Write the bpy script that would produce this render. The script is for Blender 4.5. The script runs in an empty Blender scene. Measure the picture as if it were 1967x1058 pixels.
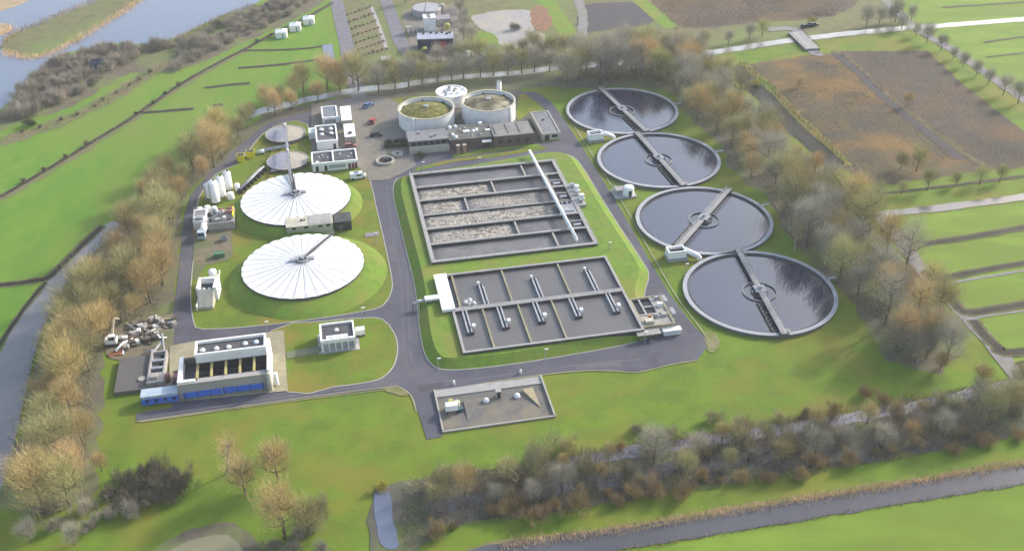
import bpy, bmesh, math, random
from mathutils import Vector, Matrix
from mathutils.geometry import tessellate_polygon
random.seed(7)
sc = bpy.context.scene
COL = sc.collection
PI = math.pi
# ------------------------------------------------------------------ camera model (solved from the photograph)
W, H, FOC, PITCH, ROLL, CAMH = 1967.0, 1058.0, 1995.6, .57312, -.01395, 153.41
_c, _s = math.cos(PITCH), math.sin(PITCH)
FW = Vector((0, _c, -_s)); UP0 = Vector((0, _s, _c)); RT0 = Vector((1, 0, 0))
RT = RT0*math.cos(ROLL) + UP0*math.sin(ROLL); UPV = -RT0*math.sin(ROLL) + UP0*math.cos(ROLL)
ANG = .18883
def G(x, y, z=0.0):
    """photo pixel -> the point of the place at height z"""
    d = FW*FOC + RT*(x-W/2) - UPV*(y-H/2)
    k = (z-CAMH)/d.z
    return Vector((d.x*k, d.y*k, z))
def GG(pts, z=0.0): return [G(x, y, z) for x, y in pts]
def hgt(bx, by, ty):
    p = G(bx, by); z = 0.0
    while z < 40:
        d = Vector((p.x, p.y, z-CAMH))
        if H/2 - FOC*d.dot(UPV)/d.dot(FW) < ty: return z
        z += .05
    return z
class F:
    def __init__(s, o, ang=ANG):
        s.o = Vector(o); s.u = Vector((math.cos(ang), math.sin(ang), 0)); s.v = Vector((-s.u.y, s.u.x, 0)); s.ang = ang
    def P(s, a, b, z=0): return Vector((s.o.x, s.o.y, s.o.z)) + s.u*a + s.v*b + Vector((0, 0, z))
    def loc(s, p): d = p - s.o; return d.dot(s.u), d.dot(s.v)
# ------------------------------------------------------------------ materials
def lin(c):
    c = c/255.0
    return c/12.92 if c <= .04045 else ((c+.055)/1.055)**2.4
def D(r, g, b, k=.6): return (lin(r)*k, lin(g)*k, lin(b)*k)
MATS = {}
def mat(name, c1, c2=None, scale=.5, rough=.85, c3=None, scale2=.05, metal=0, ior=1.45, bump=0, detail=4, stretch=None, objrand=0, lo=.35, hi=.65, emit=None):
    if name in MATS: return MATS[name]
    m = bpy.data.materials.new(name); m.use_nodes = True
    nt = m.node_tree; N = nt.nodes; L = nt.links
    b = N['Principled BSDF']; b.inputs['Roughness'].default_value = rough; b.inputs['Metallic'].default_value = metal; b.inputs['IOR'].default_value = ior
    def rgba(c): return (*c, 1)
    if c2 is None: c2 = tuple(x*.86 for x in c1)
    pos = N.new('ShaderNodeNewGeometry').outputs['Position']
    if stretch:
        mp = N.new('ShaderNodeMapping'); mp.inputs['Rotation'].default_value = (0, 0, stretch[0]); mp.inputs['Scale'].default_value = (stretch[1], stretch[2], 1)
        L.new(pos, mp.inputs['Vector']); pos = mp.outputs['Vector']
    def noise(sc_, det):
        n = N.new('ShaderNodeTexNoise'); n.inputs['Scale'].default_value = sc_; n.inputs['Detail'].default_value = det; n.inputs['Roughness'].default_value = .72 if name.startswith('grass') else .65
        L.new(pos, n.inputs['Vector']); return n.outputs['Fac']
    def ramp(fac, l, h):
        r = N.new('ShaderNodeMapRange'); r.inputs['From Min'].default_value = l; r.inputs['From Max'].default_value = h; r.interpolation_type = 'SMOOTHSTEP'
        L.new(fac, r.inputs['Value']); return r.outputs['Result']
    def mix(fac, a, bb):
        x = N.new('ShaderNodeMix'); x.data_type = 'RGBA'
        L.new(fac, x.inputs['Factor'])
        for sock, val in ((x.inputs[6], a), (x.inputs[7], bb)):
            if isinstance(val, tuple): sock.default_value = rgba(val)
            else: L.new(val, sock)
        return x.outputs[2]
    n1 = noise(scale, detail)
    out = mix(ramp(n1, lo, hi), c1, c2)
    if c3 is not None:
        out = mix(ramp(noise(scale2, 3), .42, .68), out, c3)
    if objrand:
        oi = N.new('ShaderNodeObjectInfo'); hs = N.new('ShaderNodeHueSaturation')
        mr = N.new('ShaderNodeMapRange'); mr.inputs['To Min'].default_value = 1-objrand; mr.inputs['To Max'].default_value = 1+objrand
        L.new(oi.outputs['Random'], mr.inputs['Value']); L.new(mr.outputs['Result'], hs.inputs['Value']); L.new(out, hs.inputs['Color'])
        m2 = N.new('ShaderNodeMapRange'); m2.inputs['To Min'].default_value = .488; m2.inputs['To Max'].default_value = .512
        fr = N.new('ShaderNodeMath'); fr.operation = 'FRACT'; mu = N.new('ShaderNodeMath'); mu.operation = 'MULTIPLY'; mu.inputs[1].default_value = 7.31
        L.new(oi.outputs['Random'], mu.inputs[0]); L.new(mu.outputs[0], fr.inputs[0]); L.new(fr.outputs[0], m2.inputs['Value']); L.new(m2.outputs['Result'], hs.inputs['Hue'])
        out = hs.outputs['Color']
    L.new(out, b.inputs['Base Color'])
    if bump:
        bp = N.new('ShaderNodeBump'); bp.inputs['Strength'].default_value = bump; bp.inputs['Distance'].default_value = .12
        L.new(n1, bp.inputs['Height']); L.new(bp.outputs['Normal'], b.inputs['Normal'])
    MATS[name] = m
    return m
grass = mat('grass_lawn', D(120,152,26), D(100,128,24), .12, .95, D(138,138,42), .035, detail=12)
grass_site = mat('grass_site', D(122,148,26), D(102,126,26), .15, .95, D(146,134,48), .06, detail=12)
grass_pasture = mat('grass_pasture', D(98,148,34), D(122,158,38), .12, .95, D(126,148,54), .02, detail=12, stretch=(-.35, 1, .35))
grass_polder = mat('grass_polder', D(138,168,46), D(114,146,38), .12, .95, D(122,146,40), .03, detail=12, stretch=(-.2, .35, 1))
grass_berm = mat('grass_berm', D(128,164,46), D(110,144,44), .4, .95, D(144,148,62), .09, detail=12)
rough = mat('rough_ground', D(134,132,86), D(112,112,78), .22, .95, D(124,140,74), .03, detail=8)
litter = mat('leaf_litter', D(124,114,96), D(106,102,84), .4, .95, D(124,136,76), .06, detail=8)
marsh = mat('marsh_ground', D(108,104,94), D(92,90,82), .25, .9, D(112,122,66), .07, detail=8)
heath = mat('heath', D(90,82,68), D(108,96,60), .05, .95, D(142,110,60), .04, detail=9)
heath2 = mat('heath_dark', D(90,82,72), D(100,88,72), .06, .95, D(118,96,66), .03, detail=9)
reedm = mat('dry_reed', D(210,182,146,1.25), D(186,158,124,1.25), .3, .9, D(180,162,116,1.25), .06)
brushm = mat('dead_brush', D(164,144,114,.95), D(138,124,102,.95), .2, .9, D(174,148,108,.95), .04)
asphalt = mat('asphalt', D(101,101,114), D(84,84,97), .2, .9, D(112,111,120), .05, detail=12)
paving = mat('yard_paving', D(152,144,126), D(132,127,116), .3, .9, D(138,134,134), .08, detail=9)
gravel = mat('gravel_path', D(160,156,158), D(145,142,146), .5, .95, D(150,148,130), .1)
sandm = mat('pale_sand', D(188,184,182), D(172,168,168), .3, .95, D(196,186,168), .06)
soil = mat('yard_soil', D(150,134,110), D(128,118,100), .4, .95, D(110,122,80), .12)
concrete = mat('concrete', D(196,192,190), D(176,172,170), .6, .85, D(184,182,180), .1)
concrete_l = mat('concrete_pale', D(205,200,188), D(184,180,168), .5, .85, D(190,186,178), .12)
conc_shade = mat('concrete_painted_shade', D(78,76,74), D(56,55,54), .6, .7, D(66,66,58), .3)  # basin walls below the copings: shade put into a dark concrete colour
concrete_d = mat('concrete_dark', D(128,126,120), D(108,106,102), .5, .85, D(118,118,116), .12)
conc_tan = mat('concrete_tan', D(190,182,150), D(172,164,136), .5, .85, D(160,152,126), .1)
white = mat('white_paint', (.8,.8,.78), (.7,.7,.68), .5, .5, (.76,.75,.71), .15, detail=8)
white2 = mat('white_steel', (.76,.76,.75), (.62,.62,.61), .5, .5, (.7,.69,.66), .15, detail=8)
cover = mat('white_cover', (.78,.78,.77), (.66,.66,.66), .35, .55, (.7,.7,.68), .12, detail=8)
cream = mat('cream_paint', D(226,220,196), D(206,200,180), .6, .6)
seam = mat('grey_seam', (.34,.34,.36), (.2,.2,.22), .4, .7)
black = mat('black_rubber', (.02,.02,.022), (.03,.03,.03), 1, .7)
darkroof = mat('bitumen_roof', D(92,94,100), D(74,76,82), .7, .9, D(104,104,108), .2)
greyroof = mat('grey_roof', D(156,157,160), D(138,139,143), .5, .9, D(130,130,134), .15)
steel = mat('galvanised_steel', D(196,200,208), D(166,170,178), .8, .5, metal=.15)
pale_steel = mat('pale_steel', D(208,210,216), D(178,181,188), .8, .5, D(190,192,198), .2)
steel_d = mat('dark_steel', D(88,90,94), D(70,72,76), .8, .5, metal=.3)
blue = mat('blue_panel', (.045,.16,.62), (.04,.13,.55), .8, .5)
paleblue = mat('pale_blue_roof', D(214,230,240), D(196,214,230), .4, .5)
yellow = mat('yellow_paint', (.72,.62,.02), (.62,.52,.02), .8, .5)
red = mat('red_paint', (.35,.06,.06), (.3,.05,.05), .8, .5)
pink = mat('faded_red', D(190,130,125), D(170,110,108), .8, .6)
orange = mat('orange_paint', (.5,.16,.05), (.4,.14,.05), .8, .6)
green = mat('green_paint', D(95,150,110), D(80,135,95), .8, .55)
brick = mat('brown_brick', D(128,106,98), D(108,92,88), 1.2, .9, D(120,100,96), .3)
redbrick = mat('red_brick', D(160,90,80), D(130,72,66), 1.2, .9)
navy = mat('navy_cladding', D(52,62,92), D(44,52,80), .6, .6)
glass = mat('window_glass', (.02,.025,.035), (.03,.035,.045), 1, .12)
bluepaint = mat('blue_car_paint', D(110,140,190), D(100,130,180), 1, .3)
darkpaint = mat('dark_car_paint', (.02,.025,.04), (.03,.03,.045), 1, .3)
sand_pile = mat('sand_heap', D(206,192,156), D(190,176,140), .8, .95)
moss = mat('moss_roof', D(104,106,46), D(158,144,76), .55, .95, D(112,122,50), .25, detail=10, lo=.42, hi=.58)
moss2 = mat('gravel_roof', D(138,128,96), D(84,78,62), .55, .95, D(182,174,150), .16, detail=10, lo=.42, hi=.58)
foam = mat('brown_foam', D(208,200,184), D(112,105,96), 1.0, .8, D(170,166,160), .2, detail=8, bump=.3, stretch=(-ANG,.7,1), lo=.4, hi=.6)
sludge = mat('sludge_water', D(122,120,121), D(108,107,109), .12, .35, ior=1.3)
tankwater = mat('settling_water', D(64,76,118,.3), D(56,68,106,.3), .05, .05, ior=1.95)
basinwater = mat('basin_water', D(124,121,119), D(115,113,113), .08, .35, ior=1.4)
darkwater = mat('pit_water', D(40,42,46), D(30,32,36), .4, .1, ior=1.4)
lakewater = mat('lake_water', D(120,128,150,.6), D(112,120,142,.6), .02, .09, ior=1.9)
canalwater = mat('canal_water', D(180,177,168,.6), D(150,148,142,.6), .08, .12, ior=1.8)
greywater = mat('grey_canal_water', D(108,108,114,.55), D(98,98,105,.55), .04, .2, ior=1.35)
ditchwater = mat('ditch_water', D(64,62,52,.55), D(48,48,40,.55), .2, .4, ior=1.15)
tanwater = mat('pond_water', D(165,158,120,.6), D(150,146,112,.6), .05, .2, ior=1.5)
bark = mat('bark', D(128,116,98), D(98,90,78), 1, .95)
birchbark = mat('birch_bark', D(205,198,186), D(160,150,140), .9, .9)
TW = {'olive': mat('twigs_olive', D(144,138,96,1.5), D(130,126,88,1.5), .35, .95, objrand=.22),
      'tan': mat('twigs_tan', D(156,138,94,1.5), D(140,126,86,1.5), .35, .95, objrand=.22),
      'orange brown': mat('twigs_orange', D(160,138,98,1.55), D(144,128,94,1.55), .35, .95, objrand=.2),
      'grey brown': mat('twigs_grey', D(138,132,118,1.6), D(126,122,110,1.6), .35, .95, objrand=.22)}
bg_ = mat('bush_grey', D(142,134,122,1.3), D(124,118,106,1.3), .5, .95, objrand=.25)
bo_ = mat('bush_olive', D(144,138,104,1.35), D(126,122,92,1.35), .5, .95, objrand=.25)
br_ = mat('bush_rusty', D(156,134,96,1.2), D(138,122,88,1.2), .5, .95, objrand=.25)
bushdark = mat('bush_dark', D(104,98,84,1.1), D(88,86,72,1.1), .5, .95, objrand=.2)
bushyellow = mat('bush_yellow', D(186,176,80,.9), D(160,150,70,.9), .5, .95, objrand=.2)
hedgegreen = mat('bush_green', D(70,84,52,.8), D(54,66,42,.8), .5, .95, objrand=.2)
# ------------------------------------------------------------------ mesh builder
def tag(o, label=None, cat=None, group=None, kind=None):
    if label: o['label'] = label
    if cat: o['category'] = cat
    if group: o['group'] = group
    if kind: o['kind'] = kind
    return o
def wloc(o):
    p = Vector((0, 0, 0))
    while o is not None: p += o.location; o = o.parent
    return p
class MB:
    def __init__(s): s.v = []; s.f = []; s.m = []
    def add(s, vs, fs, mi=0):
        n = len(s.v); s.v += [Vector(p) for p in vs]; s.f += [tuple(n+i for i in f) for f in fs]; s.m += [mi]*len(fs); return s
    def box(s, fr, a0, b0, z0, a1, b1, z1, mi=0):
        P = fr.P
        return s.add([P(a0,b0,z0),P(a1,b0,z0),P(a1,b1,z0),P(a0,b1,z0),P(a0,b0,z1),P(a1,b0,z1),P(a1,b1,z1),P(a0,b1,z1)],
                     [(0,3,2,1),(4,5,6,7),(0,1,5,4),(1,2,6,5),(2,3,7,6),(3,0,4,7)], mi)
    def hexa(s, lo, hi, mi=0):
        n = len(lo); return s.add(list(lo)+list(hi), [tuple(range(n))[::-1], tuple(range(n, 2*n))]+[(i,(i+1)%n,n+(i+1)%n,n+i) for i in range(n)], mi)
    def cyl(s, c, r0, r1, z0, z1, n=24, top=True, bot=False, mi=0):
        c = Vector(c); vs = []
        for r, z in ((r0, z0), (r1, z1)):
            vs += [c+Vector((r*math.cos(2*PI*i/n), r*math.sin(2*PI*i/n), z)) for i in range(n)]
        fs = [(i,(i+1)%n,n+(i+1)%n,n+i) for i in range(n)]
        if top: fs.append(tuple(range(n, 2*n)))
        if bot: fs.append(tuple(range(n))[::-1])
        return s.add(vs, fs, mi)
    def ring(s, c, ri, ro, z0, z1, n=96, mi=0, a0=0, a1=2*PI):
        c = Vector(c); full = abs(a1-a0-2*PI) < 1e-6; k = n if full else n+1; vs = []
        for r, z in ((ro,z0),(ro,z1),(ri,z1),(ri,z0)):
            vs += [c+Vector((r*math.cos(a0+(a1-a0)*i/n), r*math.sin(a0+(a1-a0)*i/n), z)) for i in range(k)]
        fs = []
        for i in range(n):
            j = (i+1) % k
            for q in range(4):
                q2 = (q+1) % 4; fs.append((q*k+i, q*k+j, q2*k+j, q2*k+i))
        return s.add(vs, fs, mi)
    def dome(s, c, r, z0, h, n=16, m=5, mi=0):
        c = Vector(c); vs = []; fs = []
        for j in range(m):
            t = (PI/2)*j/m
            vs += [c+Vector((r*math.cos(t)*math.cos(2*PI*i/n), r*math.cos(t)*math.sin(2*PI*i/n), z0+h*math.sin(t))) for i in range(n)]
        vs.append(c+Vector((0,0,z0+h)))
        for j in range(m-1): fs += [(j*n+i, j*n+(i+1)%n, (j+1)*n+(i+1)%n, (j+1)*n+i) for i in range(n)]
        fs += [((m-1)*n+i, (m-1)*n+(i+1)%n, m*n) for i in range(n)]
        return s.add(vs, fs, mi)
    def tube(s, p0, p1, r0, r1=None, n=6, mi=0, caps=True):
        p0, p1 = Vector(p0), Vector(p1); r1 = r0 if r1 is None else r1
        d = (p1-p0); 
        if d.length < 1e-6: return s
        d.normalize(); x = d.cross(Vector((0,0,1)) if abs(d.z) < .95 else Vector((1,0,0))).normalized(); y = d.cross(x)
        vs = [p+(x*math.cos(2*PI*i/n)+y*math.sin(2*PI*i/n))*r for p, r in ((p0,r0),(p1,r1)) for i in range(n)]
        fs = [(i,(i+1)%n,n+(i+1)%n,n+i) for i in range(n)]
        if caps: fs += [tuple(range(n))[::-1], tuple(range(n,2*n))]
        return s.add(vs, fs, mi)
    def beam(s, p0, p1, w, h, mi=0):
        """box beam, its underside on the line p0-p1"""
        p0, p1 = Vector(p0), Vector(p1); d = (p1-p0).normalized(); x = d.cross(Vector((0,0,1))).normalized()*w/2; z = Vector((0,0,h))
        return s.add([p0-x,p0+x,p1+x,p1-x,p0-x+z,p0+x+z,p1+x+z,p1-x+z], [(0,3,2,1),(4,5,6,7),(0,1,5,4),(1,2,6,5),(2,3,7,6),(3,0,4,7)], mi)
    def rail(s, p0, p1, h=1.0, step=2.0, r=.035):
        p0, p1 = Vector(p0), Vector(p1); n = max(1, round((p1-p0).length/step)); z = Vector((0,0,h))
        for i in range(n+1):
            q = p0.lerp(p1, i/n); s.tube(q, q+z, r, n=4)
        s.tube(p0+z, p1+z, r, n=4); s.tube(p0+z*.5, p1+z*.5, r*.8, n=4); return s
    def sheet(s, poly, holes=(), mi=0):
        loops = [list(poly)]+[list(h) for h in holes]; flat = [p for l in loops for p in l]
        tris = tessellate_polygon(loops); fs = []
        for t in tris:
            a, b, c = (flat[i] for i in t)
            fs.append(t if (b-a).cross(c-a).z > 0 else t[::-1])
        return s.add(flat, fs, mi)
    def prism(s, poly, z0, z1, mi=0):
        lo = [Vector((p.x,p.y,z0)) for p in poly]; hi = [Vector((p.x,p.y,z1)) for p in poly]; n = len(poly)
        s.sheet(hi, mi=mi); return s.add(lo+hi, [(i,(i+1)%n,n+(i+1)%n,n+i) for i in range(n)], mi)
    def build(s, name, mats, parent=None, smooth=False):
        if not isinstance(mats, (list, tuple)): mats = [mats]
        me = bpy.data.meshes.new(name); o = bpy.data.objects.new(name, me); COL.objects.link(o)
        off = Vector((0,0,0))
        if parent is not None:
            o.parent = parent; off = wloc(parent)
        me.from_pydata([tuple(p-off) for p in s.v], [], s.f)
        for m in mats: me.materials.append(m)
        if len(mats) > 1: me.polygons.foreach_set('material_index', s.m)
        if smooth: me.polygons.foreach_set('use_smooth', [True]*len(me.polygons))
        me.update(); return o
def normals_out(o):
    bm = bmesh.new(); bm.from_mesh(o.data); bmesh.ops.recalc_face_normals(bm, faces=bm.faces); bm.to_mesh(o.data); bm.free(); return o
def thing(name, loc, label, cat, group=None):
    o = bpy.data.objects.new(name, None); COL.objects.link(o); o.location = loc; o.empty_display_size = .5
    return tag(o, label, cat, group)
def copy_tree(o, parent=None):
    c = o.copy(); COL.objects.link(c)
    if parent is not None: c.parent = parent
    for ch in list(o.children): copy_tree(ch, c)
    return c
# ------------------------------------------------------------------ sheets of the setting
def smooth(pts, n=6, closed=True):
    out = []; m = len(pts); rng = range(m) if closed else range(m-1)
    for i in rng:
        g = lambda k: pts[k % m] if closed else pts[min(max(k,0),m-1)]
        p0, p1, p2, p3 = g(i-1), g(i), g(i+1), g(i+2)
        for j in range(n):
            t = j/n
            out.append(tuple(.5*((2*p1[k])+(-p0[k]+p2[k])*t+(2*p0[k]-5*p1[k]+4*p2[k]-p3[k])*t*t+(-p0[k]+3*p1[k]-3*p2[k]+p3[k])*t**3) for k in (0,1)))
    if not closed: out.append(pts[-1])
    return out
rj = random.Random(3)
ZC = [0]
def zi(z): ZC[0] += 1; return z+ZC[0]*.0007
def ragged(poly, amp, step):
    out = []; n = len(poly)
    for i in range(n):
        a, b = poly[i], poly[(i+1)%n]; k = max(1, int((b-a).length/step)); d = (b-a)
        if d.length < 1e-6: continue
        nr = Vector((-d.y, d.x, 0)).normalized()
        for j in range(k): out.append(a.lerp(b, j/k)+nr*rj.uniform(-amp, amp))
    return out
def sheet(name, px, z, m, sm=0, rag=0, step=2.5, kind='structure', label=None):
    pts = smooth(px, sm) if sm else px
    poly = GG(pts, zi(z))
    if rag: poly = ragged(poly, rag, step)
    o = MB().sheet(poly).build(name, m); return tag(o, label=label, kind=kind)
def strip_pts(px, z, sm=5): return GG(smooth(px, sm, False) if sm else px, z)
def strip(name, px, w, z, m, sm=5, rag=0, kind='structure'):
    pts = strip_pts(px, zi(z), sm)
    if rag:
        q = []
        for a, b in zip(pts, pts[1:]):
            k = max(1, int((b-a).length/2.5)); q += [a.lerp(b, i/k) for i in range(k)]
        pts = q+[pts[-1]]
    mb = MB(); vs = []
    for i, p in enumerate(pts):
        d = (pts[min(i+1,len(pts)-1)]-pts[max(i-1,0)]).normalized(); nr = Vector((-d.y, d.x, 0))
        vs += [p+nr*(w/2+rj.uniform(-rag,rag)), p-nr*(w/2+rj.uniform(-rag,rag))]
    mb.add(vs, [(2*i,2*i+1,2*i+3,2*i+2) for i in range(len(pts)-1)])
    return tag(mb.build(name, m), kind=kind)
# ground
gm = MB(); gm.add([(-2500,-800,0),(2500,-800,0),(2500,5000,0),(-2500,5000,0)], [(0,1,2,3)])
tag(gm.build('ground', grass), kind='structure')
sheet('pasture', [(-400,-20),(640,-60),(650,20),(655,140),(560,190),(470,250),(400,320),(330,350),(270,420),(215,440),(60,600),(-60,760),(-500,900)], .02, grass_pasture, 0, .5)
sheet('polder_field', [(1690,425),(1967,388),(2300,330),(2500,700),(2200,1000),(1967,760),(1750,490)], .02, grass_polder)
sheet('polder_meadow', [(1660,-40),(2300,-120),(2500,250),(1980,190),(1830,95),(1740,40)], .02, grass_polder)
sheet('south_meadow', [(1180,1075),(1400,1018),(1967,930),(2400,860),(2400,1500),(900,1500)], .02, grass_polder)
sheet('rough_land', [(650,20),(700,-60),(1660,-60),(1760,55),(1720,62),(1540,82),(1340,112),(1065,135),(854,155),(690,176),(655,140)], .03, rough, 0, .8)
sheet('lake_water', [(-500,-60),(240,-160),(540,-60),(490,8),(440,25),(385,50),(330,75),(270,85),(240,82),(160,95),(110,110),(60,150),(30,180),(0,212),(-60,262),(-500,420)], .06, lakewater, 4, .6)
sheet('lake_island', [(5,95),(20,70),(80,45),(190,0),(280,-40),(330,-60),(268,0),(230,25),(130,85),(70,110),(30,105)], .1, rough, 4, .8)
sheet('lake_islet', [(-60,45),(-20,44),(16,48),(22,60),(0,68),(-60,80)], .1, brushm, 3, .6)
sheet('lake_islet', [(-80,30),(0,23),(70,-6),(120,-40),(-90,-30)], .1, brushm, 3, .6)
sheet('shore_litter', [(490,12),(600,-20),(640,-40),(640,-10),(560,40),(420,105),(330,140),(250,140),(150,200),(60,230),(0,252),(-200,330),(-200,290),(0,218),(30,185),(60,152),(110,112),(170,98),(240,86),(275,90),(335,80),(388,54),(444,29)], .07, litter, 2, .8)
sheet('west_canal', [(214,425),(150,474),(85,548),(30,622),(-5,690),(-60,800),(-150,1300),(-110,1300),(-30,1058),(0,945),(18,890),(33,830),(48,760),(72,660),(110,575),(165,498),(228,440)], .06, mat('west_water', D(150,147,144,.6), D(136,134,134,.6), .04, .15, ior=1.5), 3)
sheet('belt_litter', [(480,240),(520,222),(545,232),(500,248),(462,280),(430,308),(396,338),(362,372),(352,410),(344,510),(334,600),(325,615),(250,622),(205,640),(195,690),(195,780),(185,900),(170,960),(60,990),(-10,960),(20,890),(38,830),(52,760),(76,660),(114,575),(170,498),(232,436),(290,370),(340,330),(400,285),(440,255)], .04, litter, 2, 1.0)
sheet('belt_litter', [(1080,135),(1200,112),(1335,100),(1395,150),(1470,230),(1545,300),(1630,362),(1680,435),(1722,480),(1790,560),(1850,650),(1810,715),(1690,680),(1655,606),(1622,560),(1552,498),(1496,428),(1478,386),(1400,322),(1384,278),(1318,222),(1300,196),(1270,172),(1180,166),(1085,172)], .04, litter, 2, 1.2)
sheet('belt_litter', [(500,222),(640,190),(690,176),(854,158),(1065,138),(1085,165),(1000,170),(860,180),(690,195),(600,212),(520,235)], .035, litter, 0, .6)
sheet('heath_land', [(1405,128),(1545,108),(1610,100),(1700,180),(1860,302),(1880,330),(1680,358),(1655,345),(1600,312),(1500,220)], .05, heath, 0, .6)
sheet('heath_land', [(1612,98),(1780,98),(1860,170),(1967,252),(2200,420),(2200,440),(1967,322),(1872,328),(1862,300),(1702,178)], .05, heath2, 0, .6)
strip('heath_ridge', [(1600,98),(1640,122),(1700,180),(1770,232),(1850,292),(1890,318)], 2.2, .09, mat('ridge_grass', D(134,122,84), D(112,104,74), .2, .95), 4, .5)
strip('heath_ditch', [(1408,128),(1455,172),(1520,240),(1565,280),(1605,318)], 7, .1, ditchwater, 4, .5)
strip('heath_bank', [(1425,122),(1478,168),(1545,236),(1590,278),(1625,318)], 4.0, .08, mat('mossy_bank', D(166,150,80), D(140,128,74), .3, .95, D(118,150,56), .05), 4, .5)
strip('heath_ditch', [(1606,103),(1652,142),(1712,200),(1790,262),(1848,306)], 4, .1, mat('peat', D(84,78,80), D(74,70,70), .3, .9), 4, .5)
sheet('heath_land', [(1285,-40),(1640,-60),(1660,-10),(1600,32),(1480,42),(1300,56),(1255,20)], .05, heath2, 2, .8)
sheet('pond_bed', [(1118,14),(1165,6),(1215,6),(1245,22),(1250,46),(1180,55),(1112,60)], .06, mat('pond_mud', D(78,74,80), D(68,66,72), .2, .8), 3, .6)
strip('green_strip', [(1205,-20),(1245,15),(1290,54)], 7, .08, grass_berm, 4, .5)
strip('green_strip', [(1025,-30),(1060,20),(1095,72)], 8, .08, grass_berm, 4, .5)
strip('gravel_path', [(1095,-20),(1118,20),(1118,70)], 4, .09, gravel, 4, .4)
sheet('sand_lot', [(903,34),(932,26),(956,21),(1020,21),(1024,55),(1040,62),(1048,80),(1035,90),(975,92),(952,80),(930,60)], .07, sandm, 3, .6)
sheet('orange_litter', [(1020,20),(1045,12),(1062,45),(1048,60),(1026,56)], .08, mat('rust_litter', D(166,122,90), D(140,108,84), .4, .95), 3, .6)
sheet('green_patch', [(905,60),(948,66),(956,82),(930,92),(908,98)], .08, grass_berm, 3, .5)
sheet('north_yard', [(775,20),(880,10),(890,60),(884,112),(800,112),(786,70)], .06, paving, 2, .5)
sheet('nursery_bed', [(668,28),(712,13),(745,95),(692,112)], .06, mat('nursery_soil', D(146,132,100), D(128,122,88), .5, .95, D(120,130,80), .1), 0, .4)
strip('gravel_path', [(713,13),(728,50),(742,92)], 1.6, .1, sandm, 3)
# roads beyond the site
strip('access_road', [(640,-30),(652,28),(664,80),(676,130),(688,180),(700,215)], 5.8, .09, mat('old_asphalt', D(140,138,148), D(126,124,132), .3, .9), 4)
strip('access_road', [(730,-30),(752,30),(772,85),(800,120)], 5.6, .09, MATS['old_asphalt'], 4)
strip('farm_road', [(1680,-20),(1762,56),(1830,96),(1900,145),(1967,190),(2100,280)], 4.5, .09, gravel, 4, .2)
strip('farm_path', [(1680,405),(1712,442),(1752,492),(1790,540),(1850,600),(1905,660),(1975,745),(2100,880)], 4.2, .1, gravel, 4, .2)
strip('farm_path', [(1798,548),(1860,537),(1967,519),(2200,478)], 1.0, .09, gravel, 3, .2)
strip('farm_path', [(1852,612),(1910,604),(1967,596),(2200,560)], 1.0, .09, gravel, 3, .2)
# canals and ditches
canal_n = [(470,225),(505,213),(600,190),(688,173),(763,166),(854,151),(1000,140),(1065,131),(1200,120),(1340,105),(1540,75),(1700,58),(1830,48),(1967,37),(2300,10)]
strip('north_canal_water', canal_n, 5.0, .1, canalwater, 4, .3)
strip('east_canal_water', [(1690,412),(1800,400),(1967,378),(2200,345)], 3.6, .1, mat('east_water', D(122,119,116,.6), D(108,106,104,.6), .05, .12, ior=1.6), 3, .3)
strip('reed_bank', [(900,1060),(960,1048),(1100,1029),(1200,1015),(1500,966),(1740,928),(1967,889),(2200,850)], 2.6, .05, mat('bank_grass', D(150,138,96), D(126,128,66), .3, .95), 4, .5)
south_canal = [(820,1100),(940,1068),(1200,1032),(1500,985),(1740,947),(1967,910),(2300,852)]
strip('south_canal_water', south_canal, 5.4, .09, greywater, 4, .25)
ditches = [([(640,5),(600,28),(530,62),(470,95),(430,115),(350,160),(270,215),(235,238),(195,262),(100,320),(0,378)],2.0),
    ([(462,97),(540,96),(600,92),(628,86)],1.8), ([(458,131),(540,124),(622,113)],2.0), ([(393,169),(440,163),(480,160)],2.0),
    ([(270,217),(320,213),(372,209)],2.2), ([(408,203),(428,201)],2.0),
    ([(-200,565),(0,547),(70,538),(96,530),(150,478),(196,434)],2.4), ([(88,542),(52,585),(20,630),(-10,675)],1.6),
    ([(1775,468),(1860,456),(1967,437),(2200,400)],2.6), ([(1772,520),(1800,533),(1860,524),(1967,505),(2200,470)],2.6),
    ([(1806,546),(1832,580),(1862,600),(1967,584),(2200,548)],3.0), ([(1870,614),(1888,640),(1915,664),(1950,676),(2200,640)],3.2), ([(1957,694),(1990,720)],3.0),
    ([(1810,15),(1880,10),(1967,4),(2200,-15)],1.6), ([(1890,82),(1967,71),(2200,48)],1.6), ([(1895,110),(1967,102),(2200,80)],1.2),
    ([(1680,372),(1780,362),(1967,338)],1.4)]
for px, w in ditches: strip('ditch_bank', px, w*1.15, .09, mat('ditch_bank', D(112,108,76), D(96,96,64), .4, .95), 4, .3)
for px, w in ditches: strip('ditch_water', px, w*.62, .1, ditchwater, 4, .1)
strip('pool_water', [(629,86),(632,110),(637,138)], 4.0, .11, lakewater, 3, .3)
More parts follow.
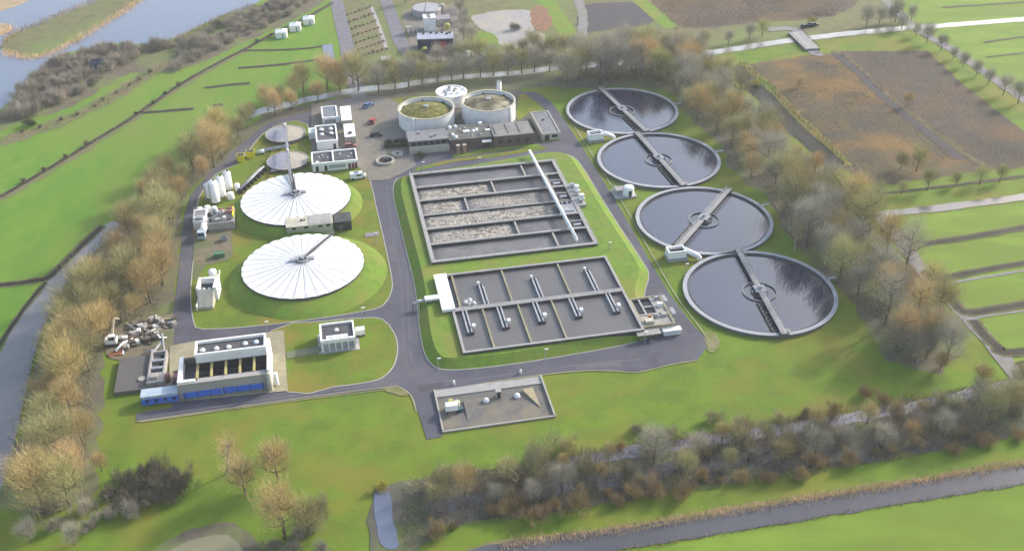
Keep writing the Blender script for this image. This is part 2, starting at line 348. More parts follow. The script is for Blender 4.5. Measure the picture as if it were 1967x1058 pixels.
# marsh below the plant
sheet('marsh_ground', [(708,960),(745,935),(850,912),(1000,893),(1200,860),(1500,812),(1780,762),(1967,722),(2200,690),(2200,790),(1967,828),(1700,878),(1300,942),(1000,990),(850,1010),(770,1075),(716,1075)], .04, marsh, 2, 1.0)
strip('marsh_channel_water', [(1040,897),(1150,878),(1350,846),(1560,816),(1790,772),(1967,735)], 3.4, .09, mat('marsh_water', D(130,126,136,.6), D(112,110,118,.6), .1, .12, ior=1.8), 4, .5)
sheet('marsh_pool_water', [(716,955),(728,946),(748,948),(756,1000),(766,1048),(735,1050),(724,1010)], .1, mat('pool_water', D(116,124,146,.6), D(106,114,136,.6), .1, .1, ior=1.8), 3, .2)
sheet('marsh_pool_water', [(850,985),(950,960),(1150,940),(1350,905),(1500,880),(1480,862),(1300,890),(1100,920),(900,945),(820,965)], .08, mat('bog_water', D(84,82,86,.6), D(72,70,74,.6), .1, .15, ior=1.6), 3, .8)
sheet('pond_bank', [(290,1075),(320,1035),(370,1018),(430,1005),(475,1020),(500,1075)], .05, litter, 3, .6)
sheet('pond_water', [(318,1075),(345,1046),(385,1031),(430,1026),(455,1040),(465,1075)], .09, tanwater, 4, .2)
strip('rough_strip', [(0,276),(60,256),(100,241),(200,194),(300,134),(360,108)], 7, .03, mat('rough_strip', D(126,130,84), D(112,128,64), .2, .95, D(136,124,92), .06, detail=8), 4, 1.2)
strip('rough_strip', [(0,384),(100,326),(195,268),(270,219),(350,164),(430,119),(470,99)], 3.2, .03, MATS['rough_strip'], 4, .8)
# ------------------------------------------------------------------ site roads, islands and kerbs
road = [(262,808),(262,793),(330,782),(335,662),(330,655),(333,600),(345,510),(352,420),(365,375),(400,335),(440,298),(480,262),(515,236),(560,224),(610,210),(655,196),(690,186),(745,186),(775,205),(790,262),(870,292),(985,272),(1042,275),(1078,268),(1052,214),(1025,192),(995,186),(998,176),(1030,178),(1058,195),(1085,232),(1120,285),(1160,350),(1197,410),(1243,492),(1290,570),(1330,622),(1352,645),(1357,668),(1340,690),(1290,698),(1225,713),(1180,711),(1110,711),(1000,724),(836,750),(850,838),(820,843),(803,790),(793,762),(765,744),(735,746),(540,771)]
sheet('site_road', road, .05, asphalt)
KERBS = []
def island(name, px, z, m, sm=3, kerb=True):
    poly = GG(smooth(px, sm) if sm else px, 0); 
    o = MB().prism(poly, 0, z).build(name, m); tag(o, kind='structure')
    if kerb: KERBS.append([Vector((p.x,p.y,z+.01)) for p in poly])
    return o
island('lawn', [(372,618),(366,560),(374,480),(378,400),(388,370),(415,336),(455,316),(480,288),(505,258),(548,236),(590,240),(602,300),(602,332),(690,322),(700,335),(712,350),(722,395),(735,450),(752,530),(752,560),(735,588),(700,598),(620,611),(500,626),(392,633)], .14, grass_site, 2)
island('lawn', [(520,637),(620,618),(700,611),(735,614),(757,640),(764,668),(758,700),(740,722),(715,733),(640,744),(552,753)], .14, grass_site, 2)
sheet('storage_soil', [(372,470),(376,420),(440,425),(446,470),(440,500),(395,510),(372,540)], .16, soil, 2, .3)
sheet('yard_paving', [(598,200),(690,186),(745,186),(775,205),(790,262),(792,298),(800,318),(770,334),(745,345),(712,348),(690,322),(690,318),(604,330),(598,290)], .16, paving, 0, 0)
sheet('yard_paving', [(775,190),(1000,172),(1042,215),(1042,275),(985,276),(870,296),(790,262),(768,225)], .1, mat('dark_paving', D(96,94,92), D(84,84,84), .3, .9, D(120,118,104), .1), 0, 0)
sheet('lawn_strip', [(800,322),(860,308),(980,290),(1040,280),(1052,286),(960,300),(865,312),(795,330)], .12, grass_site, 0, .2)
sheet('lawn_strip', [(868,297),(985,277),(1035,277),(1035,282),(985,286),(872,303)], .125, grass_berm, 0, .2)
strip('yard_path', [(800,338),(870,318),(980,303),(1045,292)], 2.2, .13, asphalt, 0)
sheet('lawn_strip', [(1000,180),(1022,190),(1046,212),(1018,216),(996,232),(992,206)], .12, grass_site, 2, .2)
# shade-side brown lawn between road and settling tanks comes from the ground; the sloped plinth of the two basins:
FB = F((6.976, 221.611, 0)); FA = F((-3.934, 271.989, 0))
AW, AD, BW, BD, ZT = 23.55, 27.03, 22.68, 17.72, 2.5
base_px = [(748,347),(790,338),(900,320),(1000,303),(1062,293),(1098,298),(1118,318),(1165,398),(1238,508),(1249,528),'S0','S1','S2',(1232,658),(1050,690),(940,706),(852,713),(826,700),(812,672),(804,620),(801,580),(795,540),(772,450)]
base = [FB.P(28.3,.5) if q == 'S0' else FB.P(27.6,-4.2) if q == 'S1' else FB.P(27.4,-16.2) if q == 'S2' else G(*q) for q in base_px]
BZ = 1.75
for _ in range(2):
    base = [p for i in range(len(base)) for p in (base[i].lerp(base[(i+1)%len(base)],.25), base[i].lerp(base[(i+1)%len(base)],.75))]
def inset(poly, d):
    n = len(poly); out = []
    for i in range(n):
        a, b, c = poly[i-1], poly[i], poly[(i+1)%n]
        n1 = Vector((-(b-a).y,(b-a).x,0)).normalized(); n2 = Vector((-(c-b).y,(c-b).x,0)).normalized()
        nn = (n1+n2).normalized(); k = d/max(.45, nn.dot(n1)); out.append(b-nn*k if True else b)
    return out
area = sum(base[i].x*base[(i+1)%len(base)].y-base[(i+1)%len(base)].x*base[i].y for i in range(len(base)))
ins = [Vector((p.x,p.y,BZ)) for p in inset(base, 2.6 if area < 0 else -2.6)]
lo = [Vector((p.x,p.y,0)) for p in base]
mb = MB(); n = len(lo)
mb.add(lo+ins, [(i,(i+1)%n,n+(i+1)%n,n+i) for i in range(n)])
holeA = [FA.P(a*(AW-.4), b*(AD-.4), BZ) for a, b in ((-1,-1),(1,-1),(1,1),(-1,1))]
holeB = [FB.P(a*(BW-.4), b*(BD-.4), BZ) for a, b in ((-1,-1),(1,-1),(1,1),(-1,1))]
mb.sheet(ins, [holeA, holeB])
o = mb.build('basin_embankment', grass_berm); normals_out(o); tag(o, kind='structure')
KERBS.append([Vector((p.x,p.y,.1)) for p in base])
kb = MB()
for poly in KERBS:
    n = len(poly)
    for i in range(n):
        a, b = poly[i], poly[(i+1)%n]
        if (b-a).length > .05: kb.beam(a-Vector((0,0,.05)), b-Vector((0,0,.05)), .28, .1)
tag(kb.build('kerb', concrete_l), kind='structure')
def edge_line(px, w=.35, z=.12):
    return strip('kerb', px, w, z, conc_tan, 4)
edge_line([(1098,235),(1130,285),(1170,350),(1205,405),(1252,488),(1300,570),(1342,625),(1362,655)], .3)
edge_line([(836,751),(1000,725),(1112,712),(1182,712),(1226,714),(1292,699),(1342,691)], .3)
edge_line([(800,790),(790,760),(765,742),(735,744),(540,769),(262,809)], .3)
edge_line([(268,810),(540,772),(735,748)], .25)
for i,(px) in enumerate(([(745,470),(757,468),(764,500),(752,503)],[(800,742),(850,732),(856,742),(806,754)],[(560,625),(640,613),(644,620),(566,633)],[(1195,425),(1212,452),(1205,455),(1188,428)],[(1100,700),(1190,694),(1196,702),(1108,709)],[(345,560),(362,556),(358,600),(340,604)])): sheet('road_patch', px, .055, mat('new_asphalt', D(92,91,99), D(86,85,93), .4, .9) if i % 2 else mat('worn_asphalt', D(118,116,124), D(108,107,115), .4, .9))
strip('tyre_track', [(752,360),(766,450),(782,540),(786,620),(790,690),(812,722)], .5, .057, MATS['worn_asphalt'], 4, .08); strip('tyre_track', [(742,360),(755,450),(770,540),(774,620),(779,690),(790,726)], .5, .057, MATS['worn_asphalt'], 4, .08)
strip('tyre_track', [(300,797),(540,763),(735,738),(900,728),(1110,700),(1230,690)], .5, .057, MATS['worn_asphalt'], 4, .08)
for px in ((760,520),(775,600),(788,660),(700,605),(560,628),(1000,708),(1150,690),(1250,560),(1185,440),(355,470),(350,560),(640,752),(450,770),(815,800)):
    q = G(*px); r = thing('manhole', q, 'round dark manhole cover set in the plant road', 'manhole', 'manholes in the plant road'); MB().cyl(q,.42,.42,.02,.135,12).build('lid', steel_d, r); MB().ring(q,.42,.55,.02,.13,12).build('frame', concrete_d, r)
sheet('bare_patch', [(1352,640),(1372,640),(1384,656),(1376,672),(1360,674)], .055, mat('bare_earth', D(160,148,116), D(134,138,80), .4, .95, D(128,136,70), .15), 3, .4)
sheet('bare_patch', [(735,745),(765,744),(785,756),(770,760),(745,752)], .055, MATS['bare_earth'], 3, .2)
# front apron
sheet('concrete_apron', [(326,664),(372,655),(545,634),(553,750),(276,778),(272,745),(325,735)], .17, conc_tan, 0, 0)
sheet('storage_soil', [(200,640),(240,618),(333,604),(330,655),(335,664),(326,700),(230,692),(205,680)], .06, soil, 2, .4)
# ------------------------------------------------------------------ round settling tanks
RC = 20.0
cl = [((40.267,344.511),(1155,172,1240,252)),((48.402,305.211),(1228,262,1312,357)),((56.734,265.517),(1405,365,1300,484)),((65.132,227.197),(1415,486,1500,641))]
cl_lab = ['round settling tank farthest from the viewer, tree reflections covering most of its water',
          'round settling tank with a white domed pump house beside its bridge end, second farthest',
          'round settling tank whose bridge slants the opposite way to the other three',
          'nearest and largest looking round settling tank beside the wide green lawn']
for (c, bp), lab in zip(cl, cl_lab):
    c = Vector((*c, 0)); r = thing('settling_tank', c, lab, 'settling tank', 'round settling tanks in a row')
    MB().ring(c, 19.0, 19.95, -.1, .8).build('rim_wall', concrete_d, r); MB().ring(c, 18.92, 20.02, .801, 1.0).build('coping', mat('rim_concrete', D(204,204,208), D(186,187,194), .5, .8, D(192,192,196), .12), r)  # shade under the coping is put into the darker wall colour
    MB().ring(c, 18.2, 18.32, .2, .62).build('weir_plate', concrete_d, r)
    MB().cyl(c, 19.0, 19.0, .3, .42, 96).build('water', tankwater, r)
    a, b = G(bp[0],bp[1],1.5), G(bp[2],bp[3],1.5); d = (b-a); d.z = 0; d.normalize()
    s = Vector((-d.y,d.x,0))
    if s.x > 0: s = -s
    br = MB().beam(c-d*20.2+Vector((0,0,1.35)), c+d*20.2+Vector((0,0,1.35)), 1.5, .22).build('bridge', concrete, r)
    rb = MB()
    for sg in (-1,1):
        rb.rail(c-d*20+s*sg*.7+Vector((0,0,1.57)), c+d*20+s*sg*.7+Vector((0,0,1.57)), 1.0, 2.5, .045)
    rb.build('railing', steel, br)
    gb = MB()
    for sg in (-1,1): gb.beam(c-d*19.6+s*sg*.55+Vector((0,0,.85)), c+d*19.6+s*sg*.55+Vector((0,0,.85)), .14, .48)
    gb.build('girder', steel_d, br)
    for sg in (-1,1):
        e = F(c+d*sg*19.6, math.atan2(d.y,d.x)); MB().box(e,-.6,-1.3,1.0,.6,1.3,1.34).build('end_carriage', steel_d, r)
    MB().ring(c, 4.25, 4.45, .1, .85, 48).build('stilling_ring', concrete, r)
    MB().ring(c, 2.2, 2.32, .2, .7, 32).build('inner_ring', concrete_d, r)
    e = F(c, math.atan2(d.y,d.x))
    MB().box(e,-1.6,-1.5,1.58,1.6,1.5,1.7).cyl(c,.5,.5,1.7,2.5,12).build('drive_platform', steel, r)
    sk = MB(); dd = d if d.y < 0 else -d
    sk.beam(c+dd*5+s*2.2+Vector((0,0,.5)), c+dd*18+s*2.2+Vector((0,0,.5)), .35, .3)
    for k in range(9):
        q = c+dd*(5.5+k*1.5); sk.beam(q+s*.5+Vector((0,0,.75)), q+s*2.4+Vector((0,0,.75)), .3, .18)
    sk.build('scraper_boom', steel_d, r)
    q = c+d*18.6; MB().box(F(q,e.ang),-1,.9,.35,.6,2.1,1.1).build('scum_box', concrete, r)
    k0 = rj.uniform(.15,.4); q = c+Vector((math.cos(k0)*19.3,math.sin(k0)*19.3,1.0)); q2 = c+Vector((math.cos(k0)*22.5,math.sin(k0)*22.5,1.0))
    st = MB(); st.beam(q,q2,1.0,.12); st.rail(q+Vector((0,.45,.12)),q2+Vector((0,.45,.12)),1,1.2,.04)
    st.tube(q2-Vector((0,0,1.0)),q2,.08); st.build('access_platform', steel, r)
# chambers with chutes
def chute_house(px, w, d, h, end_px, lab):
    f = F(G(*px)); r = thing('valve_chamber', f.o, lab, 'valve chamber', 'valve chambers beside the settling tanks')
    mb = MB(); mb.box(f,0,0,0,w,d,.9); mb.build('base', concrete, r)
    mb = MB(); t = .35
    mb.box(f,.2,.4,.92,w-.3,.4+t,h).box(f,.2,d-.3-t,.92,w-.3,d-.3,h).box(f,.2,.4+t,.92,.2+t,d-.3-t,h).box(f,w-.3-t,.4+t,.92,w-.3,d-.3-t,h)
    mb.build('tank_wall', white, r)
    MB().box(f,.2+t,.4+t,.93,w-.3-t,d-.3-t,h-.9).build('opening', black, r)
    e = G(*end_px, 1.2); p0 = f.P(w-.5, d*.55, h-.5); dv = e-p0
    ch = MB(); ch.tube(p0, e, .75, .75, 12); ch.dome(e,.8,-.5,1.1,12,4); ch.build('chute', white, r, True)
    return r
chute_house((1131,276), 5.5, 4.0, 3.0, (1178,262), 'white valve chamber with a chute beside the farthest settling tank')
chute_house((1284,505), 5.6, 4.0, 3.0, (1343,493), 'white valve chamber with a chute squeezed between the two nearest settling tanks')
f = F(G(1186,383)); r = thing('pump_house', f.o, 'white rounded pump house with a railed platform beside the plant road', 'pump house')
MB().box(f,-.6,-.4,0,6.2,5.5,.5).build('base', concrete, r)
MB().cyl(f.P(3.9,1.6),1.75,1.7,.5,2.9,24,False).dome(f.P(3.9,1.6),1.7,2.9,.6,24,4).build('house_body', white, r, True)
MB().box(f,.2,2.4,.5,4.5,5.2,1.7).build('platform', concrete, r)
MB().rail(f.P(.2,5.2,1.7),f.P(4.5,5.2,1.7)).rail(f.P(.2,2.4,1.7),f.P(.2,5.2,1.7)).rail(f.P(4.5,3.6,1.7),f.P(4.5,5.2,1.7)).build('railing', steel, r)
MB().box(f,3.5,-.25,.5,4.4,-.02,2.4).build('door', steel_d, r)
# ------------------------------------------------------------------ white covered tanks
RT_ = 16.24
def cover_mesh(c, R, zr, zc, nseg=32, sub=6, rings=7, rh=1.6):
    mb = MB(); n = nseg*sub; vs = []; 
    for j in range(rings):
        t = j/(rings-1); r = R+.12+(rh-R)*t
        for i in range(n):
            ph = (i % sub)/sub; bulge = math.sin(PI*ph)*.2*(1-t)**.6*(1 if t < 1 else 0)*(R/16)
            a = 2*PI*i/n; rr = r+(math.sin(PI*ph)*.13 if j == 0 else 0)
            vs.append(Vector(c)+Vector((rr*math.cos(a), rr*math.sin(a), zr+(zc-zr)*(t**1.15)+bulge)))
    k = len(mb.v); fs = []; mi = []
    mb.v += vs
    for j in range(rings-1):
        for i in range(n):
            mb.f.append((j*n+i, j*n+(i+1)%n, (j+1)*n+(i+1)%n, (j+1)*n+i)); mb.m.append(0)
    # thin seam battens
    for s_ in range(nseg):
        for j in range(rings-1):
            a = 2*PI*s_/nseg; p = vs[j*n+s_*sub]; q = vs[(j+1)*n+s_*sub]; t = Vector((-math.sin(a),math.cos(a),0))*(.1 if s_ % 3 else .14); z = Vector((0,0,.05))
            mb.add([p-t+z,p+t+z,q+t+z,q-t+z],[(0,1,2,3)],1)
    return mb
def white_tank(c, hub_to, lab, mound):
    c = Vector((*c,0)); r = thing('thickener_tank', c, lab, 'covered tank', 'white covered round tanks')
    MB().ring(c, RT_-.35, RT_, -.1, 2.85, 96).build('tank_wall', concrete_d, r)
    MB().ring(c, RT_-.1, RT_+.22, 2.86, 3.0, 96).build('rim', steel_d, r)
    cover_mesh(c, RT_, 3.05, 4.7).build('cover', [cover, seam], r, True)
    h = MB(); h.ring(c,1.2,1.6,4.3,5.2,24).cyl(c,.55,.55,4.3,5.7,12); h.build('hub', steel, r)
    MB().cyl(c,1.2,1.2,4.4,4.75,20).build('hub_floor', steel_d, r)
    MB().box(F(c+Vector((-2.6,-.2,0))),-.9,-.6,4.5,.9,.6,5.0).build('hatch', steel, r); MB().box(F(c+Vector((2.3,.9,0))),-.7,-.6,4.5,.7,.6,5.0).build('hatch', steel, r)
    d = Vector((*hub_to,0))-c; d.z = 0; d.normalize(); s = Vector((-d.y,d.x,0))
    w = MB(); w.beam(c+d*1.5+Vector((0,0,5.0)), c+d*(RT_+.8)+Vector((0,0,3.9)), .8, .1)
    wo = w.build('walkway', steel_d, r)
    rl = MB()
    for g in (-1,1): rl.rail(c+d*1.5+s*g*.4+Vector((0,0,5.1)), c+d*(RT_+.8)+s*g*.4+Vector((0,0,4.0)),.9,2,.03)
    rl.build('railing', steel_d, wo)
    if True:
        MZ = 2.35; EX = 5.2 if mound else 3.6
        m = MB(); n = 72; o1 = c+(Vector((1.3,-.6,0)) if mound else Vector((0,-.2,0))); lo_ = []; hi_ = []
        for i in range(n):
            a = 2*PI*i/n; lo_.append(o1+Vector(((RT_+EX)*math.cos(a),(RT_+EX-.2)*math.sin(a),.1))); hi_.append(c+Vector(((RT_+1.0)*math.cos(a),(RT_+1.0)*math.sin(a),MZ)))
        inn = [c+Vector(((RT_-.1)*math.cos(2*PI*i/n),(RT_-.1)*math.sin(2*PI*i/n),MZ)) for i in range(n)]
        m.add(lo_+hi_+inn, [(i,(i+1)%n,n+(i+1)%n,n+i) for i in range(n)]+[(n+i,n+(i+1)%n,2*n+(i+1)%n,2*n+i) for i in range(n)])
        tag(m.build('grass_mound', grass_berm, None, True), kind='structure')
    return r
t1 = (-65.128,277.797); t2 = (-56.811,239.602)
g1 = G(560,338,3); g2 = G(636,458,3)
white_tank(t1, (g1.x,g1.y), 'farther round tank with a ribbed white cover, touching the footbridge to the small tanks', False)
white_tank(t2, (g2.x,g2.y), 'nearer round tank with a ribbed white cover above the lower road', True)
# small round tanks and the bridge over them
SM = [((G(510,257,1.4)+G(587,255,1.4))/2, 6.65, 'farther of the two small round tanks, its cover coloured in sunlit and shaded halves'), ((G(513,309,1.4)+G(592,306,1.4))/2, 6.6, 'nearer of the two small round tanks, its cover coloured in sunlit and shaded halves')]
for c, R, lab in SM:
    c = Vector((c.x,c.y,0)); r = thing('small_tank', c, lab, 'round tank', 'small round tanks')
    MB().ring(c,R-.3,R,-.1,1.2,64).build('tank_wall', concrete_d, r)
    mb = MB(); n = 64
    def half(a0,a1,mi):
        k = 32; vs = [c+Vector((0,0,1.75))]+[c+Vector(((R+.15)*math.cos(a0+(a1-a0)*i/k),(R+.05)*math.sin(a0+(a1-a0)*i/k),1.25)) for i in range(k+1)]
        mb.add(vs,[(0,i+1,i+2) for i in range(k)],mi)
    half(-PI/2+.1,PI/2+.1,1); half(PI/2+.1,1.5*PI+.1,0)
    mb.build('cover', [mat('cover_shaded_half', D(182,184,198), D(168,170,184), .4,.7), mat('cover_sunlit_half', D(208,198,182), D(192,184,168), .4,.7)], r)  # sun side beige, far side grey: light and shade painted into the cover
    MB().ring(c,R-.1,R+.25,1.2,1.42,64).build('rim', concrete_l, r)
pa, pm, pb = G(568,378,5.0), G(558,338,4.3), G(547,236,3.4)
r = thing('footbridge', Vector((pm.x,pm.y,0)), 'long narrow steel footbridge running over both small round tanks to the white cover', 'footbridge')
mb = MB(); mb.beam(pa,pm,.7,.12).beam(pm,pb,.9,.12); mb.build('deck', steel, r)
mb = MB()
for p0, p1, w_ in ((pa,pm,.35),(pm,pb,.45)):
    d = (p1-p0).normalized(); s = Vector((-d.y,d.x,0)).normalized(); L_ = (p1-p0).length
    for g in (-1,1):
        mb.rail(p0+s*g*w_+Vector((0,0,.12)), p1+s*g*w_+Vector((0,0,.12)), 1.0, 1.6, .035)
        for i in range(int(L_/1.6)): mb.tube(p0+d*(i*1.6)+s*g*w_, p0+d*((i+1)*1.6)+s*g*w_+Vector((0,0,1.1)), .03, n=4)
mb.build('railing', steel_d, r)
for t in (.0,.16,.33,.52,.72,.97):
    q = pm.lerp(pb,t); MB().tube(Vector((q.x,q.y,0)), q, .14, n=8).build('support', steel_d, r)
for c, R, lab in SM:
    t = (c-pm).dot(pb-pm)/(pb-pm).length_squared; q = pm.lerp(pb,max(0,min(1,t))); MB().cyl(q+Vector((0,0,.12)),.5,.45,0,1.2,12).build('drive_unit', white2, r)
# building between the white tanks
f = F(G(553,457))
r = thing('control_house', f.o, 'cream flat roofed pump building wedged between the two white covered tanks', 'building')
w = 13.2
MB().box(f,0,0,0,w,6.0,3.3).build('wall', cream, r)
MB().box(f,-.15,-.15,3.3,w+.15,6.15,3.5).build('roof', cream, r)
MB().box(f,6.4,.3,3.51,w-.4,5.5,3.62).build('roof_panel', concrete, r)
MB().cyl(f.P(4.4,3),.35,.35,3.5,3.9,10).build('vent', steel_d, r); MB().cyl(f.P(5.2,3),.25,.25,3.5,3.8,10).build('vent', steel_d, r)
for a in (1.5,5,9,11.3): MB().box(f,a,-.06,2.5,a+1.2,-.003,3.1).build('window', glass, r)
f2 = F(f.P(w+.6,.6)); r = thing('shelter', f2.o, 'dark grey flat shed at the end of the cream building', 'shed')
MB().box(f2,0,0,0,4.8,5.2,3.0).build('wall', steel_d, r); MB().box(f2,-.1,-.1,3.0,4.9,5.3,3.18).build('roof', darkroof, r)
MB().box(f2,1,-.06,.1,2.2,-.003,2.1).build('door', concrete_d, r)
sheet('yard_path', [(700,448),(728,444),(729,452),(702,456)], .17, gravel)
# ------------------------------------------------------------------ aeration basin
r = thing('aeration_basin', FA.o, 'large rectangular aeration basin with six lanes of brown foaming water', 'basin')
t = 1.0; zb = .2
def frame_walls(fr, w_, d_, t, z0, z1, e=0):
    return MB().box(fr,-w_-e,-d_-e,z0,-w_+t+e,d_+e,z1).box(fr,w_-t-e,-d_-e,z0,w_+e,d_+e,z1).box(fr,-w_+t+e,-d_-e,z0,w_-t-e,-d_+t+e,z1).box(fr,-w_+t+e,d_-t-e,z0,w_-t-e,d_+e,z1)
frame_walls(FA,AW,AD,t,zb,ZT-.3).build('outer_wall', conc_shade, r); frame_walls(FA,AW,AD,t,ZT-.3,ZT,.06).build('coping', concrete, r)
XE = 14.2
lanes = [AD-t-(2*AD-2*t)*i/6 for i in range(7)]
for i in (1,2,3,4,5):
    y = lanes[i]; h = ZT if i != 3 else ZT-.35; hw = .42 if i != 3 else .22
    MB().box(FA,-AW+t,y-hw+.1,zb,AW-t,y+hw-.1,h-.32).build('lane_wall', conc_shade, r); MB().box(FA,-AW+t+.07,y-hw+.03,h-.319,AW-t-.07,y+hw-.03,h-.02).build('lane_coping', concrete, r)
for i, x in ((0,12.3),(1,1.0),(2,-8.8),(4,3.2),(5,12.6)):
    MB().box(FA,x-.25,lanes[i+1]+.45,zb,x+.25,lanes[i]-.45,ZT-.35).build('cross_wall', concrete_l, r)
MB().box(FA,-AW+t,-AD+t,.3,AW-t,AD-t,1.4).build('water', sludge, r)
rf = random.Random(5)
def foam_patch(x0,x1,i,m=foam,a=.2):
    y0, y1 = lanes[i+1]+.44, lanes[i]-.44; nx, ny = int((x1-x0)/.4), int((y1-y0)/.4); vs = []; 
    for j in range(ny+1):
        for k in range(nx+1):
            e = min(1, k/6, (nx-k)/8)
            vs.append(FA.P(x0+(x1-x0)*k/nx, y0+(y1-y0)*j/ny, 1.34+(.08+rf.random()**2*a)*e))
    return MB().add(vs,[(j*(nx+1)+k,j*(nx+1)+k+1,(j+1)*(nx+1)+k+1,(j+1)*(nx+1)+k) for j in range(ny) for k in range(nx)]).build('foam', m, r)
fgrey = mat('grey_foam', D(172,168,164), D(114,111,109), .9, .8, D(186,178,164), .2, detail=6, bump=.3, stretch=(-ANG,.3,1))
foam_patch(-22.4,.7,1); foam_patch(-22.4,-9.1,2); foam_patch(-8.5,XE+1,2,fgrey,.2); foam_patch(-22.4,XE+2,3); foam_patch(-22.4,2.9,4); foam_patch(-22.4,12,0,mat('thin_foam',D(128,126,130),D(112,110,114),.4,.5,D(140,136,134),.15),.06); foam_patch(3.5,XE+1,4,MATS['thin_foam'],.08); foam_patch(-22.4,12.2,5,MATS['thin_foam'],.06)
# inlet chambers on the right end
for i in range(1,5):
    y0, y1 = lanes[i+1]+.5, lanes[i]-.5
    if i in (1,2): 
        MB().box(FA,18.3,y0,zb,18.7,y1,ZT-.1).build('chamber_wall', concrete, r)
    MB().box(FA,18.8,(y0+y1)/2-.2,zb,22.4,(y0+y1)/2+.2,ZT-.12).build('chamber_wall', concrete, r)
    MB().box(FA,19.4,y0+.8,ZT-.11,21.6,y0+1.7,ZT+.2).build('gate_frame', steel, r)
MB().box(FA,17.4,lanes[4]+.6,ZT-.3,22.3,lanes[3]-1.2,ZT-.14).build('grating', steel, r)
for k in range(3): MB().box(FA,18.2+k*1.5,lanes[3]-2.6,ZT-.12,18.9+k*1.5,lanes[3]-1.6,ZT+.35).build('sluice_gate', steel_d, r)
mb = MB()
for sg in (-1,1):
    mb.rail(FA.P(sg*(AW-.15),-AD+.2,ZT),FA.P(sg*(AW-.15),AD-.2,ZT),1,2.4,.04); mb.rail(FA.P(-AW+.2,sg*(AD-.15),ZT),FA.P(AW-.2,sg*(AD-.15),ZT),1,2.4,.04)
mb.build('railing', steel, r)
pq0, pq1 = G(1017,290,3.4), G(1107,458,3.4)
r = thing('air_pipe', (pq0+pq1)/2-Vector((0,0,3.4)), 'long straight white pipe laid across the right end of the foaming basin', 'pipe')
MB().tube(pq0,pq1,.5,.5,14).build('pipe_run', white, r, True)
for t in (.03,.16,.32,.48,.64,.8,.97):
    q = pq0.lerp(pq1,t); MB().tube(q-Vector((0,0,.95)) if .05 < t < .97 else q-Vector((0,0,3.3)), q-Vector((0,0,.3)), .12, n=6).build('pipe_support', steel, r)
MB().tube(pq1,pq1-Vector((0,0,.95)),.4,.4,12).build('elbow', white, r, True)
r = thing('blower_set', FA.P(AW+1.6,1,BZ), 'cluster of white pipework and valve cabinets on the grass edge of the foaming basin', 'machinery')
mb = MB(); mb.box(FA,AW+.15,-4.5,BZ,AW+2.6,9.5,ZT-.1); mb.build('walkway', concrete, r)
for k, (x,y,sx,sy,h) in enumerate(((.6,6.5,.9,1.6,1.1),(1.5,4.4,1.1,1.4,1.5),(.7,1.6,1,1.2,1.2),(1.6,-1.2,1.2,1.3,1.4),(.8,-3.2,.9,.9,.9))):
    MB().box(FA,AW+x,y,ZT-.1,AW+x+sx,y+sy,ZT+h).build('cabinet', white2 if k % 2 else steel, r)
for k in range(4): MB().tube(FA.P(AW+.3,7-k*2.6,ZT+.5),FA.P(AW+2.9,6.4-k*2.6,ZT+.3),.16,.16,8).build('pipe', white, r, True)
# ------------------------------------------------------------------ settling basin with skimmers
r = thing('clarifier_basin', FB.o, 'rectangular dark grey settling basin split by a central walkway and thin cream walls', 'basin')
t = .55
frame_walls(FB,BW,BD,t,zb,ZT-.25).build('outer_wall', conc_shade, r); frame_walls(FB,BW,BD,t,ZT-.25,ZT,.05).build('coping', concrete, r)
MB().box(FB,-BW+t,-BD+t,.3,BW-t,BD-t,1.65).build('water', basinwater, r)
mid = [FB.loc(G(x,y,ZT))[1] for x,y in ((870,602),(1195,548))]; MY = sum(mid)/2
MB().box(FB,-BW+t,MY-.6,zb,BW-t,MY+.6,ZT-.3).build('central_wall', conc_shade, r); cw = MB().box(FB,-BW+t+.06,MY-.75,ZT-.299,BW-t-.06,MY+.75,ZT-.02).build('central_walkway', concrete, r)
mb = MB()
for g in (-1,1): mb.rail(FB.P(-BW+.6,MY+g*.7,ZT-.02),FB.P(BW-.6,MY+g*.7,ZT-.02),1,2.2,.035)
mb.build('railing', steel, cw)
for x0,y0,x1,y1 in ((963,516,986,582),(1070,498,1094,563),(868,530,888,600)):
    a0 = FB.loc(G(x0,y0,ZT)); a1 = FB.loc(G(x1,y1,ZT)); a = (a0[0]+a1[0])/2
    MB().box(FB,a-.22,MY+.76,zb,a+.22,BD-t,ZT-.25).build('partition', conc_tan, r)
for x0,y0,x1,y1 in ((928,598,948,657),(996,590,1021,652),(1059,580,1088,640)):
    a0 = FB.loc(G(x0,y0,ZT)); a1 = FB.loc(G(x1,y1,ZT)); a = (a0[0]+a1[0])/2
    MB().box(FB,a-.22,-BD+t,zb,a+.22,MY-.76,ZT-.25).build('partition', conc_tan, r)
up_sk = [((922,546),(937,584)),((1024,534),(1042,570)),((1127,518),(1146,553))]
dn_sk = [((891,596),(904,637)),((958,588),(971,627)),((1026,576),(1040,616)),((1094,566),(1111,606)),((1165,557),(1183,597))]
sk_labs = ['leftmost twin board skimmer in the upper row of the settling basin','middle twin board skimmer in the upper row of the settling basin','rightmost twin board skimmer in the upper row of the settling basin',
  'twin board skimmer in the lower row nearest the white platform','second twin board skimmer from the white platform in the lower row','middle twin board skimmer of the five in the lower row','second twin board skimmer from the sump in the lower row','twin board skimmer in the lower row nearest the sump']
